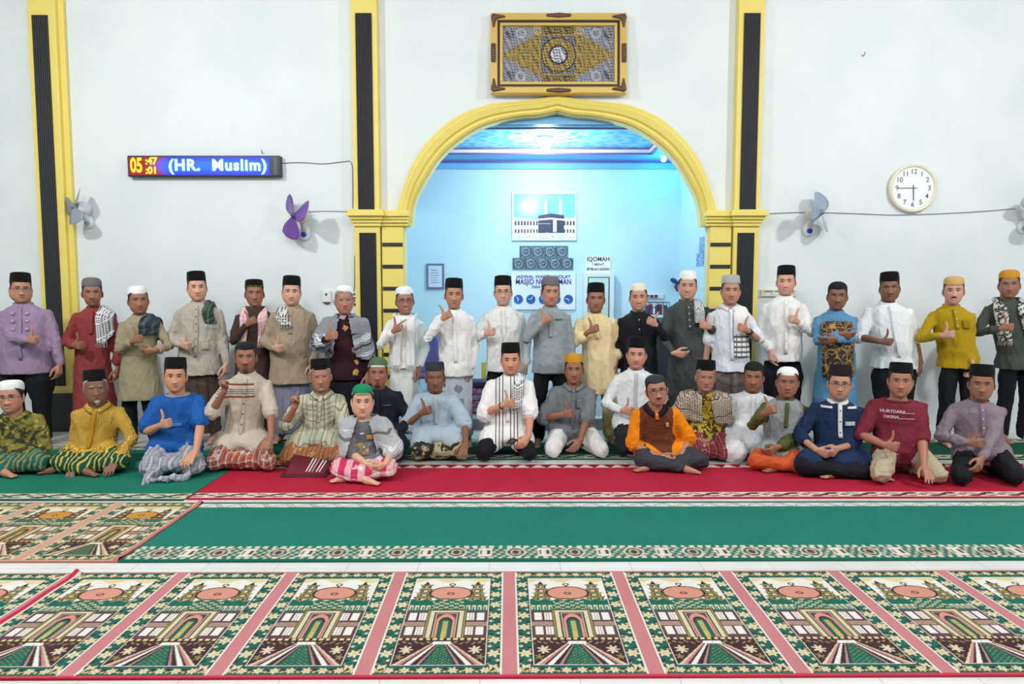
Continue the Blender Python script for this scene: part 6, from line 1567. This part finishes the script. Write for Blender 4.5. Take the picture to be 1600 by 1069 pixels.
person(dict(pose='kneel', h=(1178, 565), bx=1172, k=(1132, 1208, 727), cap=('dome', BLKKNIT, None, .012), skin=DK, g=1.08, face=dict(stub=.25), yaw=-4, label='seated man in a long white robe with clasped hands and black knitted cap',
    R=('C', 1162, 697), L=('C', 1166, 700), top=dict(name='robe', m=cloth('soft_white_cotton', (226, 228, 230)), lap=.95, sl=1.7, cuff=.055, placket=(.6, 3, WBTN)), low=dict(m=cloth('soft_white_cotton'))))
person(dict(pose='cross', h=(1231, 573), bx=1224, k=(1168, 1256, 748), dk=.95, cap=('dome', WCAP), skin=DK, g=1.0, face=dict(stub=.1), hair=(60, 56, 54), label='seated man in a grey tunic with olive green sleeves, orange trousers and white skullcap',
    R=('T', 1208, 644, .36), L=('C', 1205, 708), top=dict(name='tunic', m=cloth('silver_grey_tunic', (142, 148, 152), 'heather', (156, 160, 162)), sm=cloth('olive_green_cotton', (86, 92, 44)), cm=cloth('olive_green_cotton'), sl=1.7, cuff=.055, lap=.45, placket=(.5, 0), pm=cloth('olive_green_cotton')), low=dict(m=cloth('burnt_orange_trousers', (204, 92, 48)))))
person(dict(pose='cross', h=(1313, 570), bx=1310, k=(1243, 1366, 758), cap=('peci', cloth('brown_black_velvet', (34, 26, 24))), skin=(196, 144, 120), g=1.14, glasses=M_GLS, face=dict(goat=.3), beard=(.045, .026, (150, 150, 150)), label='seated man in navy tunic with white trim, glasses and grey goatee',
    R=('C', 1296, 712), L=('C', 1302, 710), top=dict(name='tunic', m=cloth('navy_tunic', (30, 48, 82)), sl=1.25, cuff=.06, wide=1.08, lap=.8, cm=cloth('white_trim', (222, 226, 230)), placket=(.62, 3, BWBTN), pm=cloth('white_trim'), patches=[('pocket_trim', .04, .12, .64, .57, cloth('silver_trim', (186, 198, 204))), ('shoulder_trim', -.14, -.06, .90, .865, cloth('white_trim')), ('shoulder_trim', .06, .14, .90, .865, cloth('white_trim'))]), low=dict(m=BLKTR)))
person(dict(pose='kneel', h=(1408, 567), bx=1405, k=(1360, 1483, 765), cap=('peci', PECI, None, -.01), skin=(176, 120, 98), g=1.12, label='seated man in a maroon t shirt with white lettering and khaki trousers',
    R=('T', 1396, 694), L=('K', 1450, 738), top=dict(name='t_shirt', m=cloth('maroon_jersey', (124, 42, 58), extra=None), sl=1.05, wide=1.2, collar='crew', lap=.25, inf=.026), low=dict(m=cloth('khaki_trousers', (188, 174, 146)), wr=.011)))
MAROON = PEOPLE[-1]
person(dict(pose='kneel', h=(1535, 570), bx=1534, k=(1486, 1602, 767), cap=('peci', PECI), skin=DK, g=1.08, face=dict(goat=.2), label='seated man in mauve grey shirt and black trousers at far right',
    R=('T', 1527, 690), L=('X', 1524, 718, .33), top=dict(m=cloth('mauve_grey_cotton', (138, 124, 132)), placket=(1, 5, WBTN), lap=.3), low=dict(m=BLKTR)))
run_jobs()

# ---------- things held or lying by the people
# small lettering on the maroon shirt (two printed lines)
M_PR = mat('white_shirt_print', (222, 200, 204), .7)
def chest_text(rec, body, lat, z, size, nm='print'):
    o3 = rec['o3']; cu = bpy.data.curves.new(nm, 'FONT'); cu.body = body; cu.size = size; cu.align_x = 'CENTER'; cu.offset = .0006; cu.resolution_u = 2
    t = bpy.data.objects.new(nm, cu); C.objects.link(t); me = bpy.data.meshes.new_from_object(t.evaluated_get(bpy.context.evaluated_depsgraph_get())); bpy.data.objects.remove(t)
    V = getV(me); W = []
    for x, y, _ in V:
        h = rec['onfront'](lat + x, z=z + y, off=.016); W.append(h if h is not None else (lat + x, -.2, z + y))
    setV(me, np.array(W)); return obj(nm, me, M_PR, rec['top_o'], sm=False)
zt = P(1408, 648, MAROON['o3'][1] - .15).z
chest_text(MAROON, 'HURTDARA', -.062, zt + .012, .034); chest_text(MAROON, 'OKIRIA', -.075, zt - .034, .034)
for x0, x1, dz in ((.0, .10, .012), (-.03, .10, -.034)):
    g = Geo(); rows = []
    for q in np.linspace(x0, x1, 12):
        p = MAROON['onfront'](q, z=zt + dz, off=.014); rows.append([p + V3(0, 0, .0015), p + V3(0, -.003, .0015), p + V3(0, -.003, -.0015), p + V3(0, 0, -.0015)])
    g.loft(rows); obj('print_line', g, M_PR, MAROON['top_o'], sm=False)
# batik cloth over the folded arms of the man in blue
def batik_cloth():
    o3 = BLUE['o3']; rows = []; na = 15
    y = o3[1]
    spec = [(502, .19, 27), (508, .225, 27), (520, .24, 27), (535, .25, 26), (552, .27, 25), (568, .28, 25), (582, .27, 26), (592, .26, 26)]
    for py, fd, hw in spec:
        row = []
        for j in range(na):
            q = j / (na - 1) - .5; px = 1310 + q * 2 * hw
            row.append(np.array(P(px, py, y - fd + .10 * (2 * q) ** 2 + .008 * math.sin(j * 2.1 + py * .07))))
        rows.append(np.array(row))
    rr = [np.concatenate([r, (r + V3(0, .014, 0))[::-1]]) for r in rows]
    g = Geo(); g.loft(rr)
    def bt(nt, b):
        o = nt.obj(); v = nt.tex('Voronoi', o, Scale=9.0, feature='DISTANCE_TO_EDGE'); n = nt.tex('Noise', o, Scale=11.0, Detail=2.0, Distortion=2.0).outputs[0]
        f = nt.m('LESS_THAN', nt.m('ABSOLUTE', nt.m('SUBTRACT', n, .5)), .022); f2 = nt.m('LESS_THAN', v.outputs[0], .035)
        nt.l.new(nt.mix(nt.m('MAXIMUM', f, nt.m('MULTIPLY', f2, .7)), lin((46, 32, 26)), lin((178, 146, 84))), b.inputs['Base Color'])
    o = obj('batik_cloth', g, mat('brown_gold_batik', (60, 42, 30), .8, build=bt)); s_ = o.modifiers.new('s', 'SUBSURF'); s_.levels = s_.render_levels = 1
    tag(o, 'brown and gold batik cloth hanging from the folded arms of the man in blue', 'cloth')
batik_cloth()
# phone in the left hand of the centre man
p = np.array(P(800, 690, K9['o3'][1] - .40)); ph = thing('phone', 'dark mobile phone in the hand of the striped shirt man', 'phone', tuple(p)); ph.rotation_euler = (1.0, .25, .25)
g = Geo(); g.box(-.036, .036, -.004, .004, -.07, .07); obj('phone_body', g, mat('dark_red_phone', (60, 40, 46), .3), ph, sm=False, bevel=.004)
g = Geo(); g.box(-.025, .0, -.007, -.004, .03, .06); obj('camera_patch', g, mat('pinkish_case_mark', (150, 110, 116), .4), ph, sm=False)
# bracelet
S, E, W, *_ = K9['arms'][0]; c = lerp(E, W, .90); t = unit(W - E); g = Geo(); g.limb([c - t * .004, c + t * .004], (.0335, .033), 16, caps=False)
obj('bracelet', g, mat('black_beads', (26, 22, 22), .4), K9['root'])
# folded maroon cloth with white stripes in front of the plaid shirt man
a = G(482, 738, .02)
t_ = thing('folded_cloth', 'folded maroon cloth with white stripes on the red carpet before the plaid shirt man', 'cloth', tuple(a))
def fold_geo(w0, w1, d0, z0, z1, sk):
    rows = []
    for x in np.linspace(-w0, w1, 12):
        k = (x + w0) / (w0 + w1); rows.append([V3(x, -d0, z0 + .006 * math.sin(9 * k)), V3(x, -d0 * .9, z0 + .014), V3(x + sk, d0, z1 * (1 - .5 * k) + .01), V3(x + sk, d0 * 1.1, z0)])
    g = Geo(); g.loft(rows); return g
m_mc = mat('maroon_cloth', (112, 18, 40), .8); m_ws = mat('white_cloth_stripe', (220, 200, 205), .8)
o = obj('cloth_body', fold_geo(.17, .16, .10, .0, .12, .02), m_mc, t_); 
o = obj('lower_fold', fold_geo(.20, .18, .13, -.012, .02, 0), mat('dark_maroon_cloth', (84, 12, 34), .8), t_)
for k, x in enumerate((.0, .025, .05, .085, .11)):
    g = Geo(); rows = [[V3(x + dx + .035 * q, -.095 + .19 * q, .016 + .078 * q * (1 - .5 * (x + .17) / .33) + .004), V3(x + dx + .035 * q, -.095 + .19 * q, .006 + .075 * q * (1 - .5 * (x + .17) / .33))] for dx, q in ()]
    w_ = .006 if k != 2 else .003; rows = []
    for q in np.linspace(0.1, .95, 8):
        z = .014 + q * (.12 * (1 - .5 * (x + .17) / .33) - .004) + .004; c_ = V3(x + .02 * q, -.09 + .19 * q, z); rows.append([c_ + V3(-w_, 0, 0), c_ + V3(w_, 0, 0), c_ + V3(w_, 0, -.006), c_ + V3(-w_, 0, -.006)])
    g.loft(rows); obj('stripe', g, m_ws, t_, sm=False)
